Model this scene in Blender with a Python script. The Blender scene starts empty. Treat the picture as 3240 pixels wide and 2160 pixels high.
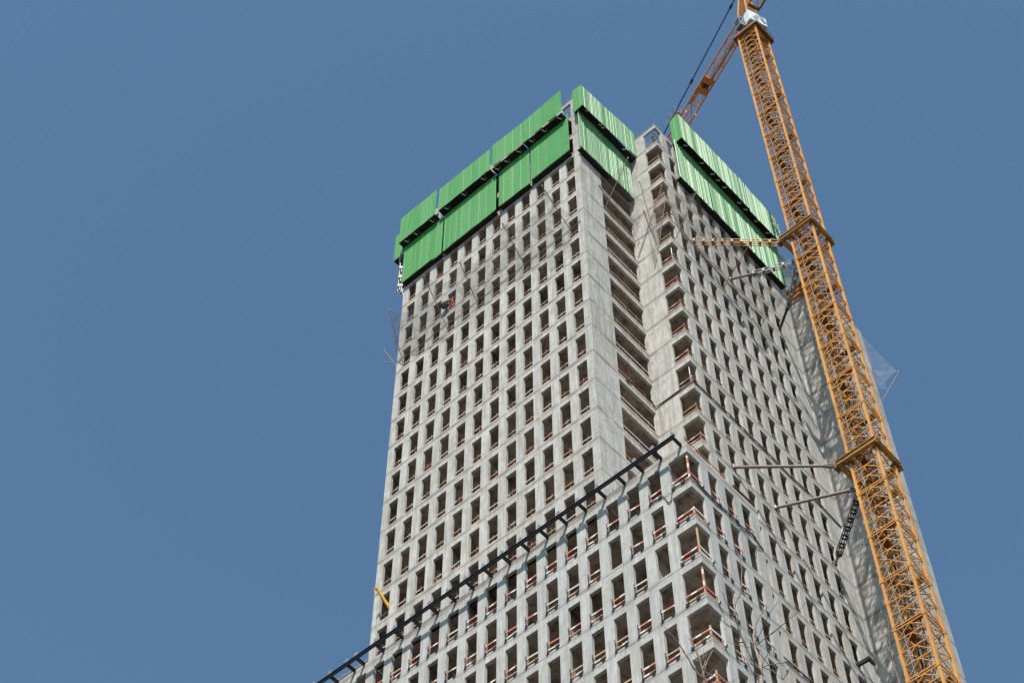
import bpy, math, random
from mathutils import Vector, Matrix
random.seed(7)
R = math.radians
SC = bpy.context.scene
COL = SC.collection
H = 118.2                      # height of the reference level (z = 0 below) above the ground
FH = 3.6                       # storey
W = 1.741                      # bay
OW = 0.985                      # opening width
T = 0.23                       # wall thickness
X1, X0, XL = 0.67, 4.30, 7.49  # planes: corner of the recess, side facade, lower block side
YR = 7.2                       # front of the set-back block
CAM = Vector((44.32, -57.788, -116.478 + H))
YAW, PITCH, ROLL = -0.72952, 0.99422, -0.00138
FPX = 5666.5

# ---------------------------------------------------------------- helpers
ORG = {}

def link(o):
    COL.objects.link(o)
    return o

def tag(o, label=None, cat=None, group=None, kind=None):
    if label: o['label'] = label
    if cat: o['category'] = cat
    if group: o['group'] = group
    if kind: o['kind'] = kind
    return o

def empty(name, loc):
    o = link(bpy.data.objects.new(name, None))
    o.location = (loc[0], loc[1], loc[2] + H)
    o.empty_display_size = 0.3
    ORG[o.name] = Vector(o.location)
    return o

class MB:
    def __init__(s):
        s.v = []; s.f = []; s.mi = []; s.cur = 0; s.mats = []
    def mat(s, m):
        if m not in s.mats: s.mats.append(m)
        s.cur = s.mats.index(m); return s
    def face(s, pts):
        n = len(s.v)
        s.v.extend([tuple(p) for p in pts]); s.f.append(tuple(range(n, n + len(pts)))); s.mi.append(s.cur)
    def add(s, vs, fs):
        n = len(s.v)
        s.v.extend([tuple(p) for p in vs])
        for f in fs:
            s.f.append(tuple(i + n for i in f)); s.mi.append(s.cur)
    def box(s, x0, x1, y0, y1, z0, z1):
        s.add([(x0,y0,z0),(x1,y0,z0),(x1,y1,z0),(x0,y1,z0),(x0,y0,z1),(x1,y0,z1),(x1,y1,z1),(x0,y1,z1)],
              [(0,3,2,1),(4,5,6,7),(0,1,5,4),(1,2,6,5),(2,3,7,6),(3,0,4,7)])
    def bar(s, p, q, w, h, up=(0,0,1)):
        p = Vector(p); q = Vector(q); d = (q - p)
        if d.length < 1e-6: return
        d.normalize(); u = Vector(up)
        if abs(d.dot(u)) > .98: u = Vector((1, 0, 0))
        a = d.cross(u).normalized(); b = a.cross(d).normalized()
        a *= w / 2; b *= h / 2
        s.add([p-a-b, p+a-b, p+a+b, p-a+b, q-a-b, q+a-b, q+a+b, q-a+b],
              [(0,1,2,3),(7,6,5,4),(0,4,5,1),(1,5,6,2),(2,6,7,3),(3,7,4,0)])
    def tube(s, pts, rad, n=6, cap=True):
        pts = [Vector(p) for p in pts]
        if not hasattr(rad, '__len__'): rad = [rad] * len(pts)
        rings = []; a0 = None
        for i, p in enumerate(pts):
            d = (pts[min(i+1, len(pts)-1)] - pts[max(i-1, 0)]).normalized()
            if a0 is None:
                a0 = d.cross(Vector((0,0,1)))
                if a0.length < .05: a0 = d.cross(Vector((1,0,0)))
            a = (a0 - d * a0.dot(d)).normalized(); a0 = a; b = d.cross(a)
            rings.append([p + (a*math.cos(2*math.pi*k/n) + b*math.sin(2*math.pi*k/n))*rad[i] for k in range(n)])
        vs = [v for r_ in rings for v in r_]; fs = []
        for i in range(len(pts)-1):
            for k in range(n):
                fs.append((i*n+k, i*n+(k+1)%n, (i+1)*n+(k+1)%n, (i+1)*n+k))
        if cap:
            fs.append(tuple(range(n-1, -1, -1))); fs.append(tuple((len(pts)-1)*n+k for k in range(n)))
        s.add(vs, fs)
    def mesh(s, name, m=None, org=Vector((0,0,0))):
        me = bpy.data.meshes.new(name)
        me.from_pydata([(x-org[0], y-org[1], z-org[2]) for x, y, z in s.v], [], s.f)
        if m is not None: me.materials.append(m)
        else:
            for k in s.mats: me.materials.append(k)
            me.polygons.foreach_set('material_index', s.mi)
        me.update()
        return me
    def build(s, name, m=None, parent=None, loc=None, smooth=False):
        """vertices are in tower coordinates; the object sits at its parent's origin (or at loc)"""
        o = link(bpy.data.objects.new(name, None)) if False else None
        if parent is not None: org = ORG[parent.name] - Vector((0,0,H))
        else: org = Vector(loc) if loc is not None else Vector((0,0,0))
        me = s.mesh(name, m, org)
        if smooth: me.polygons.foreach_set('use_smooth', [True]*len(me.polygons))
        o = link(bpy.data.objects.new(name, me))
        if parent is not None:
            o.parent = parent; ORG[o.name] = ORG[parent.name]
        else:
            o.location = (org[0], org[1], org[2] + H); ORG[o.name] = Vector(o.location)
        return o

def fwd_axes():
    f = Vector((math.sin(YAW)*math.cos(PITCH), math.cos(YAW)*math.cos(PITCH), math.sin(PITCH)))
    r = Vector((math.cos(YAW), -math.sin(YAW), 0)); u = r.cross(f)
    return r*math.cos(ROLL) + u*math.sin(ROLL), u*math.cos(ROLL) - r*math.sin(ROLL), f
RX, UX, FX = fwd_axes()
def pix(p):
    """pixel of a tower point in the 3240 x 2160 frame; used only to skip what lies outside the frame"""
    q = Vector((p[0], p[1], p[2] + H)) - CAM
    return 1620 + FPX*q.dot(RX)/q.dot(FX), 1080 - FPX*q.dot(UX)/q.dot(FX)
def in_frame(p, m=60):
    x, y = pix(p); return -m < x < 3240+m and -m < y < 2160+m

# ---------------------------------------------------------------- materials
class NT:
    def __init__(s, name):
        s.m = bpy.data.materials.new(name); s.m.use_nodes = True
        s.t = s.m.node_tree; s.n = s.t.nodes; s.l = s.t.links
        s.b = s.n['Principled BSDF']; s.out = s.n['Material Output']
    def new(s, typ, **kw):
        n = s.n.new(typ)
        for k, v in kw.items(): setattr(n, k, v)
        return n
    def set(s, n, i, v):
        if hasattr(v, 'node') or isinstance(v, bpy.types.NodeSocket): s.l.new(v, n.inputs[i])
        else: n.inputs[i].default_value = v
    def math(s, op, a, b=0.0, c=None, clamp=False):
        n = s.new('ShaderNodeMath', operation=op, use_clamp=clamp)
        s.set(n, 0, a); s.set(n, 1, b)
        if c is not None: s.set(n, 2, c)
        return n.outputs[0]
    def vmath(s, op, a, b):
        n = s.new('ShaderNodeVectorMath', operation=op); s.set(n, 0, a); s.set(n, 1, b); return n.outputs[0]
    def noise(s, vec, scale, detail=4, rough=.55):
        n = s.new('ShaderNodeTexNoise'); s.set(n, 'Vector', vec)
        n.inputs['Scale'].default_value = scale; n.inputs['Detail'].default_value = detail; n.inputs['Roughness'].default_value = rough
        return n.outputs['Fac']
    def ramp(s, f, a, b, lo=0.0, hi=1.0):
        n = s.new('ShaderNodeMapRange'); s.set(n, 0, f); s.set(n, 1, a); s.set(n, 2, b); s.set(n, 3, lo); s.set(n, 4, hi)
        return n.outputs[0]
    def mix(s, f, a, b, mode='MIX'):
        n = s.new('ShaderNodeMix', data_type='RGBA', blend_type=mode); n.clamp_factor = True
        s.set(n, 0, f); s.set(n, 6, a); s.set(n, 7, b); return n.outputs[2]
    def pos(s): return s.new('ShaderNodeNewGeometry').outputs['Position']
    def obj(s): return s.new('ShaderNodeTexCoord').outputs['Object']
    def col(s, c): s.set(s.b, 'Base Color', c)
    def rough(s, v): s.set(s.b, 'Roughness', v)
    def bump(s, h, strength, dist=.02):
        n = s.new('ShaderNodeBump'); n.inputs['Strength'].default_value = strength; n.inputs['Distance'].default_value = dist
        s.set(n, 'Height', h); s.l.new(n.outputs[0], s.b.inputs['Normal'])

def rgba(c): return (c[0], c[1], c[2], 1)

def concrete(name, base, warm, joint=1.0, lines=0.0, holes=True, stain=1.0):
    k = NT(name); p = k.pos()
    sep = k.new('ShaderNodeSeparateXYZ'); k.l.new(p, sep.inputs[0])
    x, y, z = sep.outputs
    u = k.math('ADD', x, y); zt = k.math('SUBTRACT', z, H)
    big = k.noise(p, .22, 5, .6)
    mid = k.noise(p, 1.1, 5, .6)
    st = k.noise(k.vmath('MULTIPLY', p, (2.6, 2.6, .22)), 1.0, 5, .65)
    fine = k.noise(k.vmath('MULTIPLY', p, (2.8, 2.8, 1.5)), 1.0, 6, .75)
    c = k.mix(k.ramp(big, .35, .65), rgba(base), rgba(warm))
    # formwork lift to formwork lift and panel to panel tone
    wn = k.new('ShaderNodeTexWhiteNoise', noise_dimensions='2D')
    cv = k.new('ShaderNodeCombineXYZ')
    k.set(cv, 0, k.math('FLOOR', k.math('DIVIDE', k.math('ADD', u, .87), W*1.0)))
    k.set(cv, 1, k.math('FLOOR', k.math('DIVIDE', k.math('ADD', zt, 2.98), FH)))
    k.l.new(cv.outputs[0], wn.inputs['Vector'])
    c = k.mix(k.ramp(wn.outputs[0], 0, 1, 0, .55), c, rgba([b*.74 for b in base]))
    c = k.mix(k.ramp(st, .44, .66, 0, .70*stain), c, rgba([warm[0]*.50, warm[1]*.46, warm[2]*.42]))
    c = k.mix(k.ramp(mid, .48, .66, 0, .62*stain), c, rgba([warm[0]*.60, warm[1]*.56, warm[2]*.50]))
    c = k.mix(k.ramp(k.noise(k.vmath('MULTIPLY', p, (3.2, 3.2, .35)), 1.3, 3), .50, .68, 0, .38), c, rgba([min(1, b*1.38) for b in base]))
    c = k.mix(k.ramp(fine, .32, .60, .55, 0), c, rgba([b*.62 for b in base]))
    # pour joint just under each storey, with the dirt that sits on it
    fr = k.math('FRACT', k.math('DIVIDE', k.math('ADD', zt, 3.0), FH))
    dj = k.math('ABSOLUTE', k.math('SUBTRACT', fr, .5))              # .5 at the joint
    wob = k.noise(p, .8, 3)
    line = k.ramp(dj, .477, .488)
    line = k.math('MULTIPLY', line, k.ramp(wob, .40, .60, .30, 1.0))
    c = k.mix(k.math('MULTIPLY', line, .88*joint), c, (.055, .05, .045, 1))
    crust = k.math('MULTIPLY', k.ramp(dj, .458, .478), k.math('MULTIPLY', k.ramp(dj, .478, .4825, 1, 0), k.ramp(wob, .45, .6)))
    c = k.mix(k.math('MULTIPLY', crust, .5), c, rgba([min(1, b*1.3) for b in base]))
    dirt = k.math('MULTIPLY', k.ramp(dj, .40, .49), k.ramp(k.noise(p, .45, 5, .7), .40, .60))
    c = k.mix(k.math('MULTIPLY', dirt, .85*joint), c, (.17, .145, .115, 1))
    # board marks
    if lines:
        fz = k.math('FRACT', k.math('DIVIDE', zt, .6))
        ln = k.ramp(k.math('ABSOLUTE', k.math('SUBTRACT', fz, .5)), .455, .485)
        c = k.mix(k.math('MULTIPLY', ln, lines), c, rgba([b*.45 for b in base]))
    else:
        fz = k.math('FRACT', k.math('DIVIDE', k.math('ADD', zt, k.math('MULTIPLY', u, .0)), .62))
        ln = k.ramp(k.math('ABSOLUTE', k.math('SUBTRACT', fz, .5)), .470, .490)
        ln = k.math('MULTIPLY', ln, k.ramp(wn.outputs[0], .62, .66, 0, .42))
        c = k.mix(ln, c, rgba([b*.42 for b in base]))
    # upright formwork seams
    fu = k.math('FRACT', k.math('DIVIDE', k.math('SUBTRACT', u, .56), W))
    ln = k.ramp(k.math('ABSOLUTE', k.math('SUBTRACT', fu, .5)), .482, .494)
    c = k.mix(k.math('MULTIPLY', ln, k.ramp(big, .4, .6, .25, .65)), c, rgba([b*.55 for b in base]))
    if holes:
        hu = k.math('MULTIPLY', k.math('SUBTRACT', k.math('FRACT', k.math('DIVIDE', k.math('ADD', u, .35), W*2)), .5), W*2)
        hz = k.math('MULTIPLY', k.math('SUBTRACT', k.math('FRACT', k.math('DIVIDE', k.math('ADD', zt, 2.1), FH)), .5), FH)
        r2 = k.math('SQRT', k.math('ADD', k.math('POWER', k.math('ABSOLUTE', hu), 2), k.math('POWER', k.math('ABSOLUTE', hz), 2)))
        c = k.mix(k.ramp(r2, .045, .06, 1, 0), c, (.012, .011, .01, 1))
        hu = k.math('MULTIPLY', k.math('SUBTRACT', k.math('FRACT', k.math('DIVIDE', k.math('ADD', u, 1.02), W)), .5), W)
        hz = k.math('MULTIPLY', k.math('SUBTRACT', k.math('FRACT', k.math('DIVIDE', k.math('ADD', zt, .4), FH/3)), .5), FH/3)
        r2 = k.math('SQRT', k.math('ADD', k.math('POWER', k.math('ABSOLUTE', hu), 2), k.math('POWER', k.math('ABSOLUTE', hz), 2)))
        c = k.mix(k.ramp(r2, .02, .035, .8, 0), c, (.05, .045, .04, 1))
    k.col(c); k.rough(.92); k.b.inputs['Specular IOR Level'].default_value = .25
    k.bump(k.math('ADD', k.math('MULTIPLY', fine, .6), k.math('MULTIPLY', mid, .8)), .35, .02)
    return k.m

def plain(name, c, rough=.6, var=.25, scale=3.0, metal=0.0, bump=0.0, dark=None):
    k = NT(name); p = k.obj()
    n = k.noise(p, scale, 5, .6)
    dk = dark or [b*(1-var*1.6) for b in c]
    k.col(k.mix(k.ramp(n, .42, .70), rgba(c), rgba(dk))); k.rough(rough)
    k.b.inputs['Metallic'].default_value = metal
    if bump: k.bump(k.noise(p, scale*6, 4), bump, .01)
    return k.m

def crane_paint(name, c, rust, amount):
    k = NT(name); p = k.pos()
    n = k.noise(p, 1.6, 6, .65); n2 = k.noise(k.vmath('MULTIPLY', p, (5, 5, .8)), 1.0, 4)
    a = k.mix(k.ramp(k.noise(p, .25, 3), .35, .65), rgba(c), rgba([c[0]*.82, c[1]*.78, c[2]*.8]))
    a = k.mix(k.ramp(n, .54, .72, 0, amount), a, rgba(rust))
    a = k.mix(k.ramp(n2, .56, .75, 0, amount), a, rgba([r_*.7 for r_ in rust]))
    k.col(a); k.rough(.55); return k.m

def stripes(name, a, b, pitch, axis=0, wear=(.35, .27, .2)):
    k = NT(name); p = k.obj()
    sep = k.new('ShaderNodeSeparateXYZ'); k.l.new(p, sep.inputs[0])
    info = k.new('ShaderNodeObjectInfo').outputs['Random']
    f = k.math('FRACT', k.math('ADD', k.math('DIVIDE', sep.outputs[axis], pitch), k.math('MULTIPLY', info, 3.0)))
    c = k.mix(k.ramp(f, .585, .60), rgba(a), rgba(b))
    c = k.mix(k.ramp(k.noise(k.pos(), 2.5, 5), .50, .75, 0, .6), c, rgba(wear))
    k.col(c); k.rough(.6); return k.m

def green_sheet(name, c, rough, spec):
    k = NT(name); p = k.pos()
    sep = k.new('ShaderNodeSeparateXYZ'); k.l.new(p, sep.inputs[0])
    u = k.math('ADD', sep.outputs[0], sep.outputs[1])
    wn = k.new('ShaderNodeTexWhiteNoise', noise_dimensions='1D')
    k.set(wn, 'W', k.math('FLOOR', k.math('DIVIDE', u, 1.05)))
    n = k.noise(k.vmath('MULTIPLY', p, (1.5, 1.5, .3)), 1.0, 5, .6)
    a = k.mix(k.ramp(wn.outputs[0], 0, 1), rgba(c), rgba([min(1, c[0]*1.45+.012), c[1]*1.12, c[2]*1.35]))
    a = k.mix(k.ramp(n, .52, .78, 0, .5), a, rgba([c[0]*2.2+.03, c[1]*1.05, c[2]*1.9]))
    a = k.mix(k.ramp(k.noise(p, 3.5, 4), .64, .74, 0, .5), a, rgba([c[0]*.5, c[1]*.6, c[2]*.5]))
    # overlap seam of each sheet
    f = k.math('ABSOLUTE', k.math('SUBTRACT', k.math('FRACT', k.math('DIVIDE', u, 1.05)), .5))
    a = k.mix(k.math('MULTIPLY', k.ramp(f, .47, .485), k.ramp(wn.outputs[0], .40, .5, 0, .75)), a, (.36, .58, .36, 1))
    k.col(a); k.rough(rough); k.b.inputs['Specular IOR Level'].default_value = spec
    k.bump(k.noise(k.vmath('MULTIPLY', p, (1.2, 1.2, .5)), 1.2, 3), .25, .05)
    return k.m

def mesh_net(name, c, alpha):
    k = NT(name); p = k.pos()
    k.col(rgba(c)); k.rough(.8)
    tr = k.new('ShaderNodeBsdfTransparent'); mx = k.new('ShaderNodeMixShader')
    n = k.ramp(k.noise(k.vmath('MULTIPLY', p, (1, 1, 1)), 1.4, 4), .35, .7, alpha*.5, min(1, alpha*1.7))
    k.set(mx, 0, n); k.l.new(tr.outputs[0], mx.inputs[1]); k.l.new(k.b.outputs[0], mx.inputs[2])
    k.l.new(mx.outputs[0], k.out.inputs['Surface']); return k.m

M = {}
M['conc'] = concrete('weathered_concrete', (.53, .52, .495), (.51, .48, .43))
M['conc_low'] = concrete('fresh_concrete', (.505, .498, .478), (.485, .47, .44), joint=.75, stain=.7)
M['conc_pier'] = concrete('board_marked_concrete', (.51, .50, .475), (.485, .455, .405), lines=.85, holes=False)
M['conc_plain'] = concrete('shear_wall_concrete', (.475, .465, .44), (.445, .42, .385), joint=.9, holes=True, stain=1.1)
M['slab'] = plain('slab_concrete', (.49, .42, .355), .95, .3, 1.3, dark=(.13, .11, .09))
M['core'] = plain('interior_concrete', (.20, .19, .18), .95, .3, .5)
M['green'] = green_sheet('green_corrugated_steel', (.052, .255, .062), .5, .3)
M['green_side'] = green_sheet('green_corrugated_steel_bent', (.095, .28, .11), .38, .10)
M['galv'] = plain('grey_sheet_back', (.30, .31, .32), .5, .25, 2, metal=.4)
M['deck'] = plain('shade_black_deck', (.020, .018, .017), .95, .3, 2)  # near-black base colour carries the shade under the screen platforms
M['crane'] = crane_paint('crane_yellow', (.62, .295, .055), (.20, .085, .025), .65)
M['crane_or'] = crane_paint('crane_orange', (.60, .225, .045), (.24, .08, .025), .5)
M['collar'] = crane_paint('collar_ochre', (.42, .23, .05), (.07, .04, .018), .85)
M['rust'] = crane_paint('rusty_tube', (.31, .25, .21), (.14, .075, .045), .6)
M['dk'] = plain('dark_steel', (.030, .033, .036), .45, .2, 4)
M['blk'] = plain('black_painted_steel', (.016, .019, .024), .38, .2, 2)
M['grey'] = plain('grey_steel', (.24, .25, .26), .6, .25, 3)
M['cap'] = plain('grey_plate', (.20, .21, .235), .6, .2, 3)
M['rw'] = stripes('red_white_board', (.55, .17, .105), (.72, .67, .60), .98)
M['rwz'] = stripes('red_white_post', (.55, .17, .105), (.72, .67, .60), .98, axis=2)
M['red'] = plain('red_board', (.54, .17, .10), .6, .3, 2, dark=(.42, .15, .07))
M['wht'] = plain('whitewashed_board', (.66, .61, .54), .6, .2, 3)
M['wood'] = plain('bare_timber', (.50, .34, .19), .8, .25, 4)
M['tim'] = plain('orange_timber', (.52, .22, .08), .75, .3, 4)
M['ply'] = plain('brown_formwork_ply', (.20, .085, .032), .75, .25, 1)
M['white'] = plain('white_panel', (.78, .80, .82), .4, .08, 1)
M['blue'] = plain('blue_logo_paint', (.045, .16, .36), .5, .1, 2)
M['glass'] = plain('dark_cab_glass', (.03, .035, .05), .08, .1, 2)
M['mesh'] = plain('walkway_mesh', (.36, .42, .48), .7, .2, 3)
M['cable'] = plain('black_cable', (.02, .022, .026), .6, .1, 3)
M['cable_g'] = plain('grey_cable', (.26, .26, .27), .6, .2, 3)
M['net'] = mesh_net('brown_debris_net', (.16, .125, .10), .27)
M['net_p'] = mesh_net('pale_debris_net', (.34, .33, .34), .10)
M['rope'] = plain('net_rope', (.25, .20, .16), .9, .3, 6)
M['pole'] = plain('rusty_pole', (.24, .17, .13), .7, .3, 4)
M['bark'] = plain('tree_bark', (.20, .15, .115), .9, .4, 9, bump=.3, dark=(.10, .07, .05))
M['bark_l'] = plain('pale_twig_bark', (.33, .27, .21), .9, .3, 9)
M['rebar'] = plain('rebar_steel', (.22, .17, .16), .7, .3, 5)
M['yel'] = plain('yellow_hoist_paint', (.62, .33, .01), .45, .15, 3)
M['ground'] = plain('site_ground', (.085, .08, .072), .95, .3, .05)
M['skin'] = plain('skin', (.50, .32, .23), .6, .1, 5)
M['cloth_r'] = plain('orange_red_workwear', (.45, .055, .02), .85, .2, 5)
M['cloth_d'] = plain('dark_workwear', (.008, .008, .009), .85, .2, 5)
M['bluep'] = plain('blue_prop_paint', (.20, .28, .50), .5, .3, 3)

# ---------------------------------------------------------------- world, sun, camera
w = bpy.data.worlds.new("World"); SC.world = w; w.use_nodes = True
nt = w.node_tree; bg = nt.nodes['Background']
SUN = Vector((.60, -.93, 1.50)).normalized()
el = math.asin(SUN.z); az = math.atan2(SUN.x, SUN.y)
sky = nt.nodes.new('ShaderNodeTexSky'); sky.sky_type = 'NISHITA'; sky.sun_disc = False
sky.sun_elevation = el; sky.sun_rotation = az
sky.altitude = 100; sky.air_density = 1.0; sky.dust_density = .3; sky.ozone_density = 3.0
tint = nt.nodes.new('ShaderNodeMix'); tint.data_type = 'RGBA'; tint.blend_type = 'MULTIPLY'
tint.inputs[0].default_value = 1; tint.inputs[7].default_value = (.90, 1.03, .955, 1)      # a slightly greener sky
nt.links.new(sky.outputs[0], tint.inputs[6]); nt.links.new(tint.outputs[2], bg.inputs[0])
bg.inputs[1].default_value = .112
sl = bpy.data.lights.new('sun', 'SUN'); sl.energy = 4.6; sl.angle = R(.53); sl.color = (1, .945, .865)
so = link(bpy.data.objects.new('sun', sl)); so.location = (60, -90, 260)
so.rotation_euler = SUN.to_track_quat('Z', 'Y').to_euler()
SC.view_settings.view_transform = 'Standard'; SC.view_settings.look = 'None'
SC.view_settings.gamma = 1; SC.view_settings.exposure = .48
cd = bpy.data.cameras.new('camera'); cd.sensor_width = 36; cd.lens = FPX/3240*36; cd.clip_end = 6000
co = link(bpy.data.objects.new('camera', cd)); co.location = CAM
mr = Matrix((RX, UX, -FX)).transposed(); co.rotation_euler = mr.to_euler()
SC.camera = co

# ---------------------------------------------------------------- ground
g = MB(); g.box(-3000, 3000, -3000, 3000, -H-.5, -H)
tag(g.build('ground', M['ground']), kind='structure')

# ---------------------------------------------------------------- the tower
def wall_grid(mb, fr, u0, u1, z0, z1, us, zs, t=T, open_lo=False, open_hi=False):
    """wall sheet of thickness t in the frame fr(u, depth, z), with an opening wherever an interval of us meets one of zs"""
    U = sorted(set([u0, u1] + [a for i in us for a in i if u0 <= a <= u1]))
    Z = sorted(set([z0, z1] + [a for i in zs for a in i if z0 <= a <= z1]))
    def inn(m, L): return any(a < m < b for a, b in L)
    hu = [inn((U[i]+U[i+1])/2, us) for i in range(len(U)-1)]
    hz = [inn((Z[j]+Z[j+1])/2, zs) for j in range(len(Z)-1)]
    hole = lambda i, j: 0 <= i < len(hu) and 0 <= j < len(hz) and hu[i] and hz[j]
    solid = lambda i, j: 0 <= i < len(hu) and 0 <= j < len(hz) and not (hu[i] and hz[j])
    for i in range(len(hu)):
        for j in range(len(hz)):
            if hole(i, j): continue
            a, b, c, d = U[i], U[i+1], Z[j], Z[j+1]
            mb.face([fr(a,0,c), fr(b,0,c), fr(b,0,d), fr(a,0,d)])
            mb.face([fr(b,t,c), fr(a,t,c), fr(a,t,d), fr(b,t,d)])
            if not solid(i-1, j): mb.face([fr(a,t,c), fr(a,0,c), fr(a,0,d), fr(a,t,d)])
            if not solid(i+1, j): mb.face([fr(b,0,c), fr(b,t,c), fr(b,t,d), fr(b,0,d)])
            if not solid(i, j-1): mb.face([fr(a,t,c), fr(b,t,c), fr(b,0,c), fr(a,0,c)])
            if not solid(i, j+1): mb.face([fr(a,0,d), fr(b,0,d), fr(b,t,d), fr(a,t,d)])

fA = lambda y0: (lambda u, d, z: (u, y0 + d, z))
fB = lambda x0: (lambda u, d, z: (x0 - d, u, z))
OH = 2.78; ROOF = 36.5; TERR = -24.2
def rows(f0, f1): return [(-FH*f - OH, -FH*f) for f in range(f0, f1+1)]
def rows_low(k0, k1): return [(-25.2 - FH*k - OH, -25.2 - FH*k) for k in range(k0, k1+1)]
colsA = [(-W*c - OW, -W*c) for c in range(12)]
colsL = [(-W*c - OW, -W*c) for c in range(-3, 15)] + [(5.97, XL+1)]
YB = 8.846
colsB = [(YR-1, YR+.83)] + [(YB + W*b, YB + W*b + OW) for b in range(9)]
YLB = 2.097
colsLB = [(-1, 1.30)] + [(YLB + W*b, YLB + W*b + OW) for b in range(3)]

tower = tag(empty('concrete_tower', (-5, 12, -H)), 'unfinished grey concrete tower with rows of open window holes and a stepped lower block', 'building')
m = MB(); wall_grid(m, fA(0), -20.8, -.30, TERR, ROOF, colsA, rows(-10, 6))
tag(m.build('facade', M['conc'], tower), 'weathered front wall of the upper tower with a grid of openings')
m = MB(); m.mat(M['conc_pier']); wall_grid(m, fA(0), -.30, X1, TERR, ROOF, [(-.5, 0)], rows(-10, 6))
tag(m.build('corner_pier', None, tower), 'board marked concrete corner pier beside the recess')
m = MB(); wall_grid(m, fB(X1), T, YR, TERR, ROOF, [(2.87, 7.12)], rows(-10, 6))
tag(m.build('recess_wall', M['conc'], tower), 'smooth pier and wide loggia openings of the recess')
m = MB(); wall_grid(m, fA(YR), X1, X0, TERR, ROOF, [(2.87, X0+1)], rows(-10, 6))
tag(m.build('return_wall', M['conc'], tower), 'blank wall panels with open corner bays')
m = MB(); wall_grid(m, fB(X0), YR+T, 32.3, -H, ROOF, colsB, rows(-10, 24))
tag(m.build('facade', M['conc'], tower), 'weathered side wall with a checkerboard of narrow openings')
m = MB(); wall_grid(m, fA(0), -27.5, XL, -H, TERR, colsL, rows_low(0, 23))
tag(m.build('facade', M['conc_low'], tower), 'cleaner front wall of the projecting lower block')
m = MB(); wall_grid(m, fB(XL), T, 7.40, -H, TERR, colsLB, rows_low(0, 23))
m.box(X0+.01, XL-T-.003, 7.05, 7.40, -H, TERR)
tag(m.build('facade', M['conc_low'], tower), 'cleaner side wall of the projecting lower block')
# wing (blank shear wall) with a column of small openings in its side
WX, WY, WZ = 7.9, 25.65, 25.75
m = MB()
wall_grid(m, fB(WX), WY, 32.3, -H, WZ, [(25.95, 26.75), (29.4, 30.0)], [(-FH*f - 2.3, -FH*f - .4) for f in range(-6, 20)], t=.5)
m.face([(X0+.003, WY, -H), (WX, WY, -H), (WX, WY, WZ), (X0+.003, WY, WZ)])
m.face([(X0+.003, WY, WZ), (WX, WY, WZ), (WX, 32.3, WZ), (X0+.003, 32.3, WZ)])
m.face([(WX, 32.3, -H), (X0+.003, 32.3, -H), (X0+.003, 32.3, WZ), (WX, 32.3, WZ)])
m.face([(WX-.5, WY, -H), (WX-.5, 32.3, -H), (WX-.5, 32.3, WZ), (WX-.5, WY, WZ)][::-1])
tag(m.build('shear_wall', M['conc_plain'], tower), 'blank shear wall wing behind the crane mast')
# closing walls that face away from the street
m = MB(); m.box(-20.8, -20.8+T, T+.002, 31.9, TERR, ROOF-.02); m.box(-20.8, X0-T-.003, 31.95, 32.3, -H, ROOF-.02)
m.box(-27.5, -27.5+T, T+.002, 31.9, -H, TERR-.01); m.box(-27.5+T, -20.8, 31.95, 32.3, -H, TERR-.01)
m.build('rear_wall', M['conc_plain'], tower)
# slabs of the storeys one can look into
for f in range(-10, 7):
    zt = -FH*f - OH
    m = MB()
    m.box(-20.8+T+.003, X1-T-.003, T+.003, 31.9, zt-.28, zt-.002)
    m.box(X1-T-.003, X0-T-.003, YR+T+.003, 31.9, zt-.28, zt-.002)
    m.build('floor_slab', M['slab'], tower)
for k in range(-1, 8):
    zt = -25.2 - FH*k - OH
    m = MB()
    if k < 0: m.box(-27.5+T+.003, -20.8-.003, T+.003, 31.9, zt-.28, zt-.002)
    else: m.box(-27.5+T+.003, X0-T-.003, T+.003, 31.9, zt-.28, zt-.002)
    m.box(X0-T-.003, XL-T-.003, T+.003, 7.04, zt-.28, zt-.002)
    if k < 0:
        m.box(X1+.003, X0-T-.003, T+.003, YR-.003, zt-.28, zt-.002)
        m.box(-20.8, X1, T+.003, T+.5, zt-.28, zt-.002)
    m.build('floor_slab', M['slab'], tower)
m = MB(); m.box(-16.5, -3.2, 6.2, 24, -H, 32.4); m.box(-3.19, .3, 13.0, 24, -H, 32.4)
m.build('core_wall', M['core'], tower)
# partitions between bays, here and there
rp = random.Random(3)
for c in range(1, 12):
    for f in range(-7, 7):
        if rp.random() < .16:
            x = -W*c + .39; zt = -FH*f - OH
            m = MB(); m.box(x-.1, x+.1, T+.004, 3.2+rp.random()*2.5, zt, zt+3.31)
            m.build('partition_wall', M['slab'], tower)
for c in range(-3, 12):
    for k in range(0, 6):
        if rp.random() < .18:
            x = -W*c + .39; zt = -25.2 - FH*k - OH
            m = MB(); m.box(x-.1, x+.1, T+.004, 3+rp.random()*3, zt, zt+3.31)
            m.build('partition_wall', M['slab'], tower)
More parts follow.
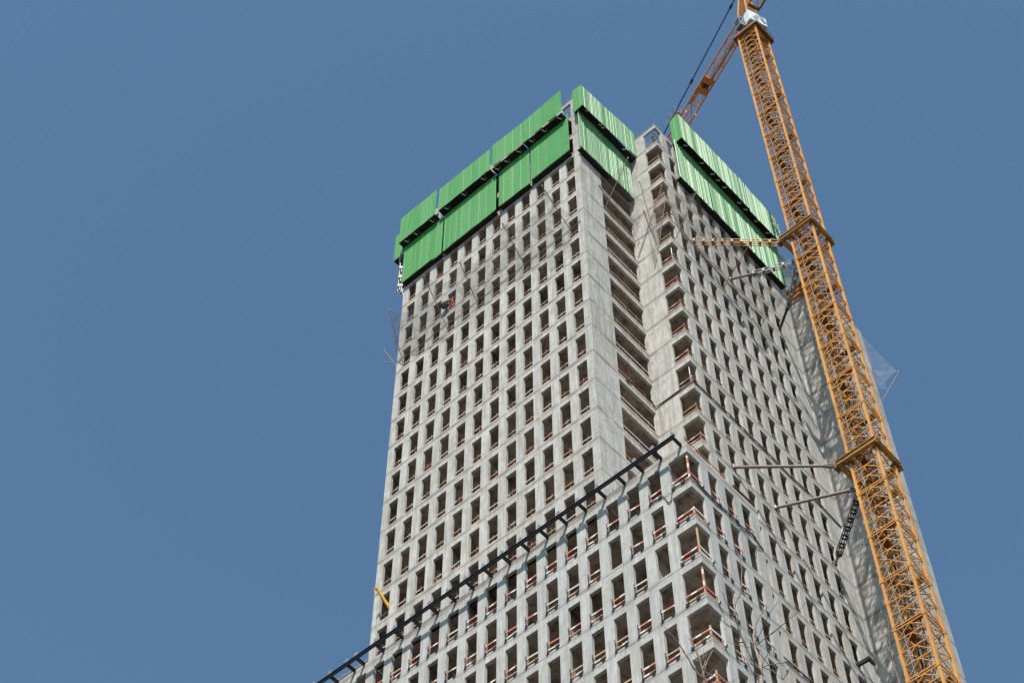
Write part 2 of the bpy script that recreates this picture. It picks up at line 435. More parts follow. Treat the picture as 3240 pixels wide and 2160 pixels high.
# starter bars on the topmost walls
m = MB()
def bars(p, q, n, h0, h1):
    p = Vector(p); q = Vector(q)
    for i in range(n):
        b = p.lerp(q, (i + rp.random()*.6)/n); h = h0 + (h1-h0)*rp.random()
        m.bar(b, b + Vector((rp.uniform(-.12,.12), rp.uniform(-.12,.12), h)), .022, .022)
bars((-1.6, .18, ROOF), (X1-.2, .18, ROOF), 30, .7, 1.25)
bars((X1+.1, YR+.18, ROOF), (X0-.1, YR+.18, ROOF), 34, .7, 1.3)
bars((X0-.18, YR+.2, ROOF), (X0-.18, 10, ROOF), 26, .7, 1.3)
bars((X0-.18, 24.5, ROOF), (X0-.18, 31.5, ROOF), 90, 1.0, 2.6)
bars((-1.2, .9, ROOF), (.3, .9, ROOF), 12, .7, 1.2)
bars((-27, .2, TERR), (-20.9, .2, TERR), 26, .25, .6)
bars((1.2, .2, TERR), (4.2, .2, TERR), 14, .3, .8)
tag(m.build('rebar', M['rebar'], tower), 'thin starter bars sticking out of the unfinished wall tops', kind='stuff')
m = MB()
hook = [(.1, .2, 36.5), (.1, .2, 38.0)]
m.tube(hook, .03, 5)
a = [(-.75 + .45*math.cos(t), .2, 37.4 + .45*math.sin(t)) for t in [R(30*i+40) for i in range(9)]]
m.tube(a, .03, 5); m.build('lifting_hook', M['cable_g'], tower)

# formwork above the wing
fw = tag(empty('formwork_panel', (6.2, 25.6, WZ)), 'brown timber formwork panel standing on top of the blank wing wall', 'formwork')
m = MB(); m.box(4.6, 7.9, 25.55, 25.64, WZ+.02, 28.4); m.build('panel', M['ply'], fw)
for zz in (26.4, 27.2, 28.0):
    m = MB(); m.box(4.6, 7.9, 25.44, 25.549, zz-.06, zz+.06); m.build('waler', M['crane_or'], fw)

# ---------------------------------------------------------------- guard rails
OD = 'first second third fourth fifth sixth seventh eighth ninth tenth eleventh twelfth thirteenth fourteenth fifteenth sixteenth seventeenth eighteenth'.split()
rg = random.Random(11)
def light_rail_mesh(kind, L, seed):
    r_ = random.Random(seed); m_ = MB()
    two = {'red and white': ('rw', 'rw'), 'bare timber': ('wood', 'wood'), 'white and red': ('wht', 'red'), 'timber and red': ('wood', 'red'), 'white': ('wht', 'wht'), 'red': ('red', 'rw')}[kind]
    d = .13
    for zz, mt in ((.70, two[0]), (.22, two[1])):
        m_.mat(M[mt]); a, b = r_.uniform(-.05, .05), r_.uniform(-.05, .05)
        m_.bar((.01, d, zz+a), (L-.01, d, zz+b), .03, .07)
    m_.mat(M['pole'])
    for q in ([L*r_.uniform(.4, .65)] if L < 2 else [L*.12, L*.5, L*.88]):
        m_.bar((q, d+.05, 0), (q+r_.uniform(-.04, .04), d+.05, r_.uniform(.95, 1.15)), .035, .035)
    return m_.mesh('guard_rail')
KIND = ['red and white', 'bare timber', 'white and red', 'timber and red', 'white', 'red']
KW = [.34, .14, .18, .12, .12, .10]
LIGHT = {k: [light_rail_mesh(k, OW, 17*i + s) for s in range(3)] for i, k in enumerate(KIND)}
# heavier boards on brackets, lower block
def heavy_parts(kind, seed):
    r_ = random.Random(seed); out = []
    two = {'two striped boards': ('rw', 'rw'), 'timber and striped boards': ('wood', 'rw'), 'one striped board': ('rw', None), 'white and timber boards': ('wht', 'wood'), 'red and white boards': ('red', 'wht')}[kind]
    for zz, mt in ((.78, two[0]), (.26, two[1])):
        if mt is None: continue
        m_ = MB(); a, b = r_.uniform(-.05, .05), r_.uniform(-.06, .06)
        m_.bar((-.04, .02, zz+a), (OW-.02, .03, zz+b), .04, .125)
        out.append(('board', m_.mesh('board', M[mt])))
    m_ = MB()
    for s_ in (.06, ):
        m_.bar((s_, -.04, .0), (s_-.06, -.05, .98), .05, .04); m_.bar((s_, -.06, -.12), (s_+.02, -.04, .12), .16, .05)
        m_.bar((s_-.14, -.06, -.18), (s_+.16, -.06, .06), .04, .04)
    out.append(('bracket', m_.mesh('bracket', M['dk'])))
    m_ = MB(); s_ = OW - .16
    m_.bar((s_-.12, -.05, -.10), (s_+.16, -.05, .16), .05, .05); m_.bar((s_-.10, -.06, .12), (s_+.15, -.06, -.06), .05, .05); m_.bar((s_, -.05, -.16), (s_, -.05, .16), .07, .05)
    out.append(('clamp', m_.mesh('clamp', M['dk'])))
    return out
HK = ['two striped boards', 'timber and striped boards', 'one striped board', 'white and timber boards', 'red and white boards']
HW = [.42, .16, .20, .10, .12]
HEAVY = {k: [heavy_parts(k, 31*i+s) for s in range(2)] for i, k in enumerate(HK)}

cand = []   # (distance, kind, position, rotation, where)
for c in range(12):
    for f in range(-7, 7):
        cand.append(('light', (-W*c - OW, 0, -FH*f - OH), 0, f'front wall, {OD[c]} opening from the recess, {OD[f+7]} row under the screens', 'guard rails in the front wall of the upper tower'))
for b in range(9):
    for f in range(-8, 12):
        if b == 0 and f < 0 and f < -9: continue
        z = -FH*f - OH
        if z < TERR - 1.5 and b < 0: continue
        cand.append(('light', (X0, YB + W*b, z), 1, f'side wall, {OD[b]} opening from corner bay, {OD[f+8] if f+8 < 18 else "lowest"} row under the screens', 'guard rails in the side wall of the tower'))
for c in range(-3, 13):
    for k in range(0, 7):
        cand.append(('heavy', (-W*c - OW, 0, -25.2 - OH - FH*k), 0, f'{OD[c+3]} opening from the corner bay, {OD[k]} row under the black beam', 'boarded openings in the front of the lower block'))
for b in range(3):
    for k in range(0, 7):
        cand.append(('heavy', (XL, YLB + W*b, -25.2 - OH - FH*k), 1, f'lower block side, {OD[b]} opening from corner, {OD[k]} row from top', 'boarded openings in the side of the lower block'))
cand = [(((Vector((p[0], p[1], p[2]+H)) - CAM).length), t, p, rt, wh, gr) for t, p, rt, wh, gr in cand if in_frame(p) and not (rt == 1 and t == 'light' and p[1] < 7.4 and p[2] < TERR) and not (t == 'light' and rt == 1 and pix(p)[1] > 2200)]
cand.sort(key=lambda q: q[0])
rest = MB(); nind = 0
for d_, t, p, rt, wh, gr in cand:
    rot = R(90) if rt else 0
    if t == 'heavy':
        kd = rg.choices(HK, HW)[0]
        if rg.random() < .06: continue
        if nind < 286:
            nind += 1
            root = empty('guard_rail', p); root.rotation_euler = (0, 0, rot)
            tag(root, f'{kd}, {wh}' if rt == 0 else f'{kd}, {wh}', 'guard rail', gr)
            for nm, me in rg.choice(HEAVY[kd]):
                q = link(bpy.data.objects.new(nm, me)); q.parent = root
            continue
    kd = rg.choices(KIND, KW)[0]
    me = rg.choice(LIGHT[kd])
    if nind < 286:
        nind += 1
        o = link(bpy.data.objects.new('guard_rail', me)); o.location = (p[0], p[1], p[2]+H); o.rotation_euler = (0, 0, rot)
        tag(o, f'{kd} rail, {wh}', 'guard rail', gr)
    else:
        cs, sn = (0, 1) if rt else (1, 0)
        vs = [(p[0] + v.co.x*cs - v.co.y*sn, p[1] + v.co.x*sn + v.co.y*cs, p[2] + v.co.z) for v in me.vertices]
        for pl in me.polygons:
            rest.mat(me.materials[pl.material_index]); rest.add([vs[i] for i in pl.vertices], [tuple(range(len(pl.vertices)))])
tag(rest.build('guard_rail_boards', None), 'the many thin guard rails in the openings of the topmost storeys', 'guard rails', kind='stuff')

# corner bays: boards turning the corner on an upright
def corner_rail(px, py, z, xl, yl, heavy, kind, label, group, prop=None):
    root = tag(empty('corner_guard_rail', (px, py, z)), label, 'guard rail', group)
    hs = (.80, .30) if heavy else (.85, .35)
    th = .13 if heavy else .07
    a = {'rw': (M['rw'], M['rw']), 'wood': (M['wood'], M['wood']), 'mix': (M['rw'], M['wood']), 'red': (M['red'], M['rw'])}[kind]
    ins = .10
    for zz, mt in zip(hs, a):
        m_ = MB(); m_.bar((xl, py+ins, z+zz+rg.uniform(-.06,.06)), (px-ins, py+ins, z+zz+rg.uniform(-.04,.04)), .04, th); m_.build('board', mt, root)
        m_ = MB(); m_.bar((px-ins, py+ins, z+zz), (px-ins, yl, z+zz+rg.uniform(-.08,.08)), .04, th)
        o = m_.build('board', mt, root)
    m_ = MB()
    hp = {'post': 2.55, 'short': 1.15, None: 1.0}.get(prop, 1.15)
    wpost = .10 if heavy else .06
    m_.bar((px-.16, py+.16, z+.003), (px-.16, py+.16, z+hp), wpost, wpost)
    m_.build('post', M['rwz'] if heavy and rg.random() < .75 else M['wood'] if heavy else M['pole'], root)
    if heavy:
        for (bx, by) in ((xl+.15, py-.06), (px-.55, py-.06), (px+.05, yl-.15)):
            m_ = MB(); m_.bar((bx-.14, by, z-.14), (bx+.14, by, z+.14), .05, .05); m_.bar((bx-.14, by, z+.1), (bx+.14, by, z-.08), .05, .05); m_.bar((bx, by, z-.18), (bx, by, z+.1), .06, .05)
            m_.build('clamp', M['dk'], root)
ck = ['wood', 'wood', 'wood', 'mix', 'mix', 'wood', 'mix', 'red', 'rw', 'red', 'mix', 'rw', 'wood', 'rw', 'rw', 'wood', 'wood']
nm_k = {'wood': 'bare timber', 'mix': 'striped and timber', 'rw': 'red and white', 'red': 'red'}
for i, f in enumerate(range(-10, 7)):
    z = -FH*f - OH
    corner_rail(X0, YR, z, 2.9, YR+.80, False, ck[i], f'{nm_k[ck[i]]} rail in the set back corner bay, {OD[i]} storey from the roof', 'corner bay rails of the set back block', 'short')
hk = ['rw', 'rw', 'rw', 'mix', 'rw', 'rw', 'red']
pk = ['post', None, 'post', 'post', 'short', 'short', 'short']
for k in range(0, 7):
    z = -25.2 - OH - FH*k
    if not in_frame((XL, 0, z), 200): continue
    corner_rail(XL, 0, z, 6.0, 1.28, True, hk[k], f"{nm_k[hk[k]]} boards around the lower block's corner bay, {OD[k]} storey under the black beam", 'corner bay boards of the lower block', pk[k])
# recess bays
for i, f in enumerate(range(-6, 7)):
    z = -FH*f - OH
    kd = ['wood', 'wood', 'rw', 'wood', 'wood', 'wood', 'rw', 'mix', 'rw', 'mix', 'rw', 'rw', 'rw'][i]
    root = tag(empty('loggia_guard_rail', (X1, 2.9, z)), f'long {nm_k[kd]} rail across the wide recess opening, {OD[i]} below the recess screen', 'guard rail', 'long rails in the recess')
    for zz in (.82, .25):
        m_ = MB(); m_.bar((X1-.12, 2.9, z+zz+rg.uniform(-.05,.05)), (X1-.12, 7.1, z+zz+rg.uniform(-.05,.05)), .03, .075)
        m_.build('rail', M['wood'] if kd == 'wood' or (kd == 'mix' and zz < .5) else M['rw'], root)
    for yy in (3.5, 4.9, 6.3):
        m_ = MB(); m_.bar((X1-.18, yy, z), (X1-.18, yy+rg.uniform(-.05,.05), z+rg.uniform(.95,1.25)), .035, .035); m_.build('post', M['pole'], root)

# steel props standing in corner bays
def prop(x, y, f, label):
    z = -FH*f - OH
    o = tag(empty('steel_prop', (x, y, z)), label, 'prop', 'adjustable steel props in corner bays')
    m_ = MB(); m_.tube([(x, y, z), (x, y, z+1.5)], .045, 8); m_.build('outer_tube', M['bluep'], o)
    m_ = MB(); m_.tube([(x, y, z+1.5), (x, y, z+2.6)], .035, 8); m_.build('inner_tube', M['white'], o)
prop(3.95, 7.45, -4, 'blue and white steel prop in the fifth corner bay under the net poles')
prop(3.95, 7.45, 1, 'blue and white steel prop in a corner bay low on the set back block')
prop(3.85, 7.5, -10, 'slim steel prop in the topmost corner bay against the sky')

# ---------------------------------------------------------------- green protection screens
def sheet(mb, p, q, zb, zt, outv, amp=.045, pitch=.2, rows_=3, ribvar=.12, jag_b=.03, jag_t=.02, wob=.01, seed=1):
    """trapezoidal corrugated sheet from p to q (plan points), bottoms/tops given at both ends; crests towards outv"""
    r_ = random.Random(seed)
    p = Vector((p[0], p[1], 0)); q = Vector((q[0], q[1], 0)); L = (q-p).length; d = (q-p)/L; o = Vector(outv)
    n = max(1, int(L/pitch)); pt = L/n
    prof = [(0, 0), (.37, 0), (.50, 1), (.87, 1)]
    us = [(i + a)*pt for i in range(n) for a, _ in prof] + [L]
    hs = [h for i in range(n) for _, h in prof] + [0]
    nj = int(L/1.0) + 2
    jb = [r_.uniform(-jag_b, jag_b) for _ in range(nj)]; jt = [r_.uniform(-jag_t, jag_t) for _ in range(nj)]
    wb = [[r_.uniform(-wob, wob) for _ in range(nj)] for _ in range(2)]
    ra = [r_.uniform(1-ribvar, 1+ribvar) for _ in range(n+1)]; rs = [r_.uniform(-ribvar, ribvar)*.03 for _ in range(n+1)]
    vs = []; fs = []
    for u, h in zip(us, hs):
        s_ = min(nj-1, int(u/1.0)); fu = u - s_; s2 = min(nj-1, s_+1)
        b = zb[0] + (zb[1]-zb[0])*u/L + jb[s_] + (r_.uniform(-.4, .4)*jag_b if jag_b > .1 else 0)
        t = zt[0] + (zt[1]-zt[0])*u/L + jt[s_]
        for k in range(rows_):
            ta = k/(rows_-1)
            e = (wb[0][s_]*(1-fu) + wb[0][s2]*fu)*(1-ta) + (wb[1][s_]*(1-fu) + wb[1][s2]*fu)*ta
            i_ = min(n, int(u/pt + 1e-6)); v = p + d*(u + (rs[i_]*h if 0 < u < L else 0)) + o*(h*amp*ra[i_] + e); vs.append((v.x, v.y, b + (t-b)*k/(rows_-1)))
    for i in range(len(us)-1):
        for k in range(rows_-1):
            a = i*rows_ + k
            fs.append((a, a+rows_, a+rows_+1, a+1))
    mb.add(vs, fs)
def solid(o, t=.006):
    md = o.modifiers.new('thickness', 'SOLIDIFY'); md.thickness = t; md.offset = -1
    return o
def screen(label, group, parts, decks=(), bits=(), base=None):
    """parts: sheets (p, q, zb, zt, out, kwargs, material); decks: boxes of the platform; bits: small fittings"""
    root = tag(empty('safety_screen', base), label, 'safety screen', group)
    for pr in parts:
        m_ = MB(); sheet(m_, pr[0], pr[1], pr[2], pr[3], pr[4], **pr[5]); solid(m_.build('corrugated_sheet', pr[6], root))
    for dk in decks:
        m_ = MB(); m_.box(*dk); m_.build('deck', M['deck'], root)
    for bt in bits:
        m_ = MB(); m_.bar(bt[0], bt[1], bt[2], bt[3]); m_.build('bracket', M[bt[4]], root)
    return root
G1 = 'green protection screens round the tower top'
YU, YL = -1.2, -.5
up = [(-20.82, -16.02, (32.42, 32.36), (37.18, 37.20)), (-15.64, -8.98, (32.5, 32.56), (36.8, 36.74)), (-8.80, -4.88, (32.7, 32.25), (37.05, 36.72)), (-4.84, -.16, (32.35, 32.85), (36.78, 37.10))]
un = ['short upper green screen at the far end of the front wall', 'widest upper green screen of the front wall between two gaps', 'upper green screen third along the front wall from its far end', 'upper green screen ending beside the bare corner pier']
lo = [(-20.66, -15.58, (25.75, 25.45)), (-15.42, -8.84, (25.50, 25.50)), (-8.50, -4.74, (25.55, 25.35)), (-4.60, -.02, (25.75, 25.78))]
ln_ = ['lower green screen at the far end of the front wall, ragged bottom edge', 'widest lower green screen of the front wall with pale sheet seams', 'lower green screen third along the front wall from its far end', 'lower green screen beside the bare corner pier under the roof opening']
for i, ((a, b, zb, zt), nm) in enumerate(zip(up, un)):
    zd = min(zb) + .03
    bits = []
    for k in range(3):
        xx = a + (b-a)*(.12 + .36*k) + rg.uniform(-.4, .4)
        bits.append(((xx, YU+.12, zd-.09), (xx+rg.uniform(.1,.25), YU+.5, zd-.09), .10, .05, 'white'))
        bits.append(((xx+.4, YU+.2, zd-.07), (xx+.4, YL-.1, zd-.07), .05, .04, 'grey'))
    screen(nm, G1, [((a, YU), (b, YU), zb, zt, (0,-1,0), dict(seed=i+3, wob=.012), M['green'])], [(a+.02, b-.02, YU+.02, .0-.02, zd-.03, zd+.05)], bits, (a, YU, min(zb)))
for i, ((a, b, zb), nm) in enumerate(zip(lo, ln_)):
    bits = []
    for k in range(2):
        xx = a + (b-a)*(.3 + .4*k)
        bits.append(((xx, YL+.05, zb[0]-.05), (xx, -.01, zb[0]-.05), .06, .08, 'dk'))
        bits.append(((xx+.2, YL+.12, zb[0]-.12), (xx+.34, YL+.3, zb[0]-.02), .08, .06, 'grey'))
    screen(nm, G1, [((a, YL), (b, YL), zb, (33.05, 33.05) if i == 3 else (32.3, 32.3), (0,-1,0), dict(seed=i+13, wob=.012, jag_b=.05 if i else .16), M['green'])], [(a+.1, b-.1, YL-.02, -.02, zb[0]-.14, zb[0]-.07)], bits, (a, YL, min(zb)))
# recess screens
screen('upper glinting green screen that turns the corner at the recess', G1,
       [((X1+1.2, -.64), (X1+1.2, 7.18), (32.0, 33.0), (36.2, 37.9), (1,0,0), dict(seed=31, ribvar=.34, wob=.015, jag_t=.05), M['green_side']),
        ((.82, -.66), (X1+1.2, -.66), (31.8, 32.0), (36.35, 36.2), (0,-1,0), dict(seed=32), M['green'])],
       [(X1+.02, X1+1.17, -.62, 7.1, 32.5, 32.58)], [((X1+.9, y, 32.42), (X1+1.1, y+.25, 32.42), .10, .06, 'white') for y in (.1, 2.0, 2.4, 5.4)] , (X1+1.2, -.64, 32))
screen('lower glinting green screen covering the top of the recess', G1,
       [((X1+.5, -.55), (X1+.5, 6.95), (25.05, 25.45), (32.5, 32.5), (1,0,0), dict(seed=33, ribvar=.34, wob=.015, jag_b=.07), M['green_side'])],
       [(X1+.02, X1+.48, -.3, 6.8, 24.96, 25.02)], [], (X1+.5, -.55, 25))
# set-back block screens
screen('upper glinting green screen of the side wall under the crane boom', G1,
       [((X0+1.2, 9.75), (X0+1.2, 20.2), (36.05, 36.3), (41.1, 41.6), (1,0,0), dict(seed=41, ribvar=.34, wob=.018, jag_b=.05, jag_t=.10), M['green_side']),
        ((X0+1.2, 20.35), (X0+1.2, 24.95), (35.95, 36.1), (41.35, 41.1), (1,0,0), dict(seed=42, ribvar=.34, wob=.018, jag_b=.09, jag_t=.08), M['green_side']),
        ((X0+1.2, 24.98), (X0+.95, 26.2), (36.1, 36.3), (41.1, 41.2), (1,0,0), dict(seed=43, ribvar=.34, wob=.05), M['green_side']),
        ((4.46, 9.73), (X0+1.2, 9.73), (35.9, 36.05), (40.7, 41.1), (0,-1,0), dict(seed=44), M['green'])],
       [(X0+.02, X0+1.17, 9.8, 24.9, 36.35, 36.43)], [((X0+.75, y, 36.28), (X0+1.0, y+.3, 36.28), .12, .05, 'white') for y in (10.6, 13.1, 14.7, 15.6, 16.6, 18.9, 19.9, 21.6, 23.4, 24.2)], (X0+1.2, 9.75, 36))
screen('lower glinting green screen of the side wall with torn lower edge', G1,
       [((X0+.5, 9.4), (X0+.5, 14.3), (28.75, 28.9), (36.3, 36.3), (1,0,0), dict(seed=45, ribvar=.34, wob=.02, jag_b=.20), M['green_side']),
        ((X0+.5, 14.45), (X0+.5, 20.2), (29.0, 29.0), (36.3, 36.3), (1,0,0), dict(seed=46, ribvar=.34, wob=.02, jag_b=.16), M['green_side']),
        ((X0+.5, 20.3), (X0+.5, 25.5), (29.0, 28.95), (36.3, 36.3), (1,0,0), dict(seed=47, ribvar=.34, wob=.02, jag_b=.16), M['green_side'])],
       [(X0+.02, X0+.52, 9.5, 14.3, 28.62, 28.7), (X0+.02, X0+.52, 14.4, 25.4, 28.75, 28.83)], [((X0+.2, y, 29.25), (X0+.4, y+.2, 29.15), .06, .06, 'grey') for y in (10.5, 13, 15, 18.2, 21, 23.5)], (X0+.5, 9.4, 29))
# far end of the tower
screen('narrow green screen end just past the far edge of the tower', G1,
       [((-22.75, 0), (-20.95, 0), (32.75, 32.7), (37.35, 37.3), (0,-1,0), dict(seed=51), M['green'])],
       [(-22.7, -20.85, .1, 6, 32.7, 32.78)], [], (-22, 0, 32.7))
screen('grey backed screen seen edge on beside the far tower edge', G1,
       [((-21.42, -.36), (-21.42, 6), (25.5, 25.5), (32.6, 32.6), (-1,0,0), dict(seed=52, wob=.015, jag_b=.08), M['galv'])],
       [], [((-21.36, -.3, z), (-20.85, .1, z), .12, .25, 'dk') for z in (26.3, 27.9, 29.6, 31.2)], (-21.4, -.3, 25.5))

# ---------------------------------------------------------------- black beam on outriggers
bm = tag(empty('steel_beam', (-8, -.85, -24.3)), 'long black steel beam on outriggers along the top of the lower block', 'beam')
ZB = -24.28; YBm = -.86
m = MB()
for (a, b) in ((-28.0, -13.30), (-13.28, -2.0), (-1.98, 7.25)):
    m.bar((a, YBm, ZB+.11), (b, YBm, ZB+.11), .18, .04); m.bar((a, YBm, ZB-.11), (b, YBm, ZB-.11), .18, .04); m.bar((a, YBm, ZB), (b, YBm, ZB), .05, .20)
m.build('beam', M['blk'], bm)
xo = [-27.0, -25.35, -23.70, -22.05, -21.13, -19.25, -17.43, -15.78, -14.12, -12.45, -10.80, -9.15, -7.49, -5.83, -4.17, -2.50, -.84, .82, 2.48, 4.0, 5.50, 7.10]
for x in xo:
    m = MB(); m.bar((x, YBm+.11, ZB+.085), (x, .35 if x < X1 and x > -20.8 else .9, ZB+.085), .16, .035); m.bar((x, YBm+.11, ZB-.115), (x, -.004, ZB-.115), .16, .035); m.bar((x, YBm+.11, ZB-.015), (x, -.004, ZB-.015), .05, .17)
    m.build('outrigger', M['blk'], bm)
    m = MB()
    m.add([(x-.20, YBm-.06, ZB+.16), (x+.20, YBm-.06, ZB+.16), (x+.04, YBm-.06, ZB+.56), (x-.12, YBm-.06, ZB+.50), (x-.20, YBm+.05, ZB+.16), (x+.20, YBm+.05, ZB+.16), (x+.04, YBm+.05, ZB+.56), (x-.12, YBm+.05, ZB+.50)],
          [(0,1,2,3),(7,6,5,4),(0,4,5,1),(1,5,6,2),(2,6,7,3),(3,7,4,0)])
    m.build('stop_plate', M['cap'], bm)
bs = tag(empty('steel_beam', (4.3, 23.1, -24.16)), 'short black steel bracket sticking out of the side wall near the crane foot', 'beam')
m = MB(); m.bar((X0+.003, 23.1, -24.1), (5.2, 23.15, -24.1), .22, .28); m.build('beam', M['blk'], bs)
m = MB(); m.bar((5.2, 23.0, -24.1), (5.2, 23.75, -24.1), .2, .26); m.build('end_piece', M['blk'], bs)

# roof edge rail beyond the upper tower and along the terrace
tr = tag(empty('edge_rail', (-22, .2, TERR)), 'brown timber edge rail on the lower roof beyond the far tower edge', 'guard rail')
m = MB(); m.bar((-27.4, .2, -23.55), (-20.95, .2, -23.65), .05, .15); m.build('board', M['rust'], tr)
for x in (-21.0, -22.7, -24.4, -26.2):
    m = MB(); m.bar((x, .2, TERR), (x, .2, -23.5), .05, .05); m.build('post', M['pole'], tr)
tr = tag(empty('edge_rail', (XL-.1, 2.5, TERR)), 'long timber pole rail along the side edge of the lower roof', 'guard rail')
m = MB(); m.bar((XL-.08, -.05, -23.72), (XL-.08, 4.2, -23.8), .05, .07); m.build('rail', M['tim'], tr)
for y in (.15, 1.4, 2.7, 4.1):
    m = MB(); m.bar((XL-.12, y, TERR), (XL-.12, y+.05, -23.3), .04, .04); m.build('post', M['tim'], tr)
tp = tag(empty('timber_plank', (XL-.2, 6, TERR)), 'brown plank lying on the side edge of the lower roof', 'plank')
m = MB(); m.bar((XL-.06, 4.9, -24.02), (XL-.06, 7.0, -23.98), .25, .1); m.build('plank', M['ply'], tp)
for y in (6.6, 6.75, 6.9):
    m = MB(); m.bar((XL-.3, y, TERR), (XL-.3, y+.05, -22.9-(y-6.6)), .035, .035); m.build('upright', M['pole'], tp)

# ---------------------------------------------------------------- safety nets on poles
def net(label, group, poles, sheets, mat='net'):
    root = tag(empty('safety_net', poles[0][0]), label, 'safety net', group)
    for a, b in poles:
        m_ = MB(); m_.bar(a, b, .055, .055); m_.build('pole', M['pole'], root)
        m_ = MB(); m_.tube([b, (b[0]+.02, b[1]+.02, b[2]+.14)], .075, 6); m_.build('pole_cap', M['rust'], root)
    for S in sheets:   # grid of points [row][col]
        m_ = MB(); nr, nc = len(S), len(S[0])
        m_.add([p for r_ in S for p in r_], [(i*nc+j, i*nc+j+1, (i+1)*nc+j+1, (i+1)*nc+j) for i in range(nr-1) for j in range(nc-1)])
        m_.build('mesh', M[mat], root)
        m_ = MB(); m_.tube(S[-1], .035, 5); m_.build('rope', M['rope'], root)
    return root
def drape(tips, wall, rows_=7, sag=.9, cols=5):
    """net hanging between a line of pole tips and a line on the wall, sagging between poles"""
    out = []
    P_ = []; Q_ = []
    for i in range(len(tips)-1):
        for k in range(cols):
            t = k/cols; s_ = -sag*.55*math.sin(math.pi*t)
            P_.append(Vector(tips[i]).lerp(Vector(tips[i+1]), t) + Vector((0, 0, s_)) + (Vector(wall[i]) - Vector(tips[i]))*.25*math.sin(math.pi*t))
            Q_.append(Vector(wall[i]).lerp(Vector(wall[i+1]), t) + Vector((0, 0, .25*s_ + rg.uniform(-.12, .12))))
    P_.append(Vector(tips[-1])); Q_.append(Vector(wall[-1]))
    for r_ in range(rows_):
        t = r_/(rows_-1)
        out.append([tuple(a.lerp(b, t) + Vector((0, 0, -sag*math.sin(math.pi*t)*(.6 + .4*math.sin(j*1.9))))) for j, (a, b) in enumerate(zip(P_, Q_))])
    return out
PB = [(-.55, 0, 11.85), (-5.94, 0, 13.1), (-11.08, 0, 11.85), (-14.57, 0, 11.8), (-19.89, 0, 11.85)]
PT = [(-.55, -3.83, 14.9), (-5.94, -2.78, 16.37), (-11.08, -2.48, 16.05), (-14.57, -3.35, 16.63), (-19.89, -2.3, 17.99)]
net('long brown debris net hung on five leaning poles across the front wall', 'debris nets', list(zip(PB, PT)),
    [drape(PT, [(p[0]+dx, -.06, 13.0) for p, dx in zip(PB, (.9, 0, 0, 0, -.6))], sag=1.2)], 'net')
net('pale net and pole jutting past the far edge of the tower', 'debris nets', [((-20.8, 1.5, 11.9), (-22.9, .2, 17.6)), ((-20.8, .4, 13.8), (-22.6, .3, 15.2))],
    [drape([(-22.9, .2, 17.6), (-22.9, 4.5, 17.3)], [(-20.85, .3, 14.6), (-20.85, 4.5, 14.4)], sag=.4)], 'net_p')
net('brown net on a long pole bulging from the recess under its screen', 'debris nets', [((X1, 3.09, 19.1), (3.6, 3.09, 24.57))],
    [drape([(3.6, 3.09, 24.57), (2.2, 7.1, 24.0)], [(X1+.05, 2.4, 22.2), (X1+.05, 7.1, 20.3)], sag=.8)], 'net')
net('net on a dark pole against the blank wall of the set back block', 'debris nets', [((2.78, YR, 15.5), (2.78, 5.75, 24.9)), ((.75, 7.1, 15.6), (X0-.1, 7.0, 24.0))],
    [drape([(2.78, 5.75, 24.9), (X0+.2, 6.6, 24.2)], [(2.78, YR-.05, 14.2), (X0, YR-.05, 21.8)], sag=.3), drape([(2.78, 5.75, 24.9), (2.78, 6.2, 20)], [(2.2, YR-.05, 12.0), (2.6, YR-.05, 13.5)], sag=.2)], 'net')
net('net on two leaning poles under the side wall screen', 'debris nets', [((X0, 7.82, 15.65), (7.07, 7.82, 20.6)), ((X0, 14.31, 15.65), (7.48, 14.31, 19.0))],
    [drape([(X0+.2, 7.3, 24.0), (7.07, 7.82, 20.6), (7.48, 14.31, 19.0), (6.9, 20.5, 19.0)], [(X0+.05, 7.3, 22.3), (X0+.05, 8.6, 18.4), (X0+.05, 14.6, 17.6), (X0+.05, 20.5, 17.6)], sag=1.0)], 'net')
net('pale net and pole jutting from the far edge of the wing wall', 'debris nets', [((8.0, 32.4, 14.5), (9.85, 33.4, 18.2))],
    [drape([(7.95, 32.35, 25.2), (9.7, 33.4, 18.6)], [(7.95, 32.32, 24.6), (7.95, 32.32, 16.6)], sag=.3), drape([(9.7, 33.4, 18.6), (8.6, 32.8, 16.0)], [(7.95, 32.32, 19.5), (7.95, 32.32, 16.4)], sag=.3)], 'net_p')

# ---------------------------------------------------------------- cables
def cable(label, pts, mat, r_=.035, name='cable'):
    m_ = MB(); m_.tube(pts, r_, 6)
    return tag(m_.build(name, M[mat], None, pts[0]), label, 'cable')
cable('thick black cable looped along one storey of the recess and side wall',
      [(X1+.05, 3.7, -6.2), (X1+.05, 3.8, -6.6), (X1+.06, 4.6, -5.9), (X1+.06, 6.0, -5.85), (X1+.06, 7.1, -6.45), (1.3, 7.14, -6.46), (2.9, 7.14, -6.42), (X0+.05, 7.14, -6.38), (X0+.06, 9.3, -6.32), (X0+.06, 11.6, -6.2), (X0+.06, 14, -6.32), (X0+.06, 16.1, -6.26), (X0+.06, 19, -6.5), (X0+.06, 21.2, -6.2), (X0+.06, 25.6, -6.6)], 'cable', .05)
cable('thin black cable strung along the sills of the lower side wall',
      [(X0+.06, 8, -31.4), (X0+.06, 12, -31.5), (X0+.06, 16, -31.35), (X0+.06, 20, -31.5), (X0+.06, 24, -31.4)], 'cable', .05)
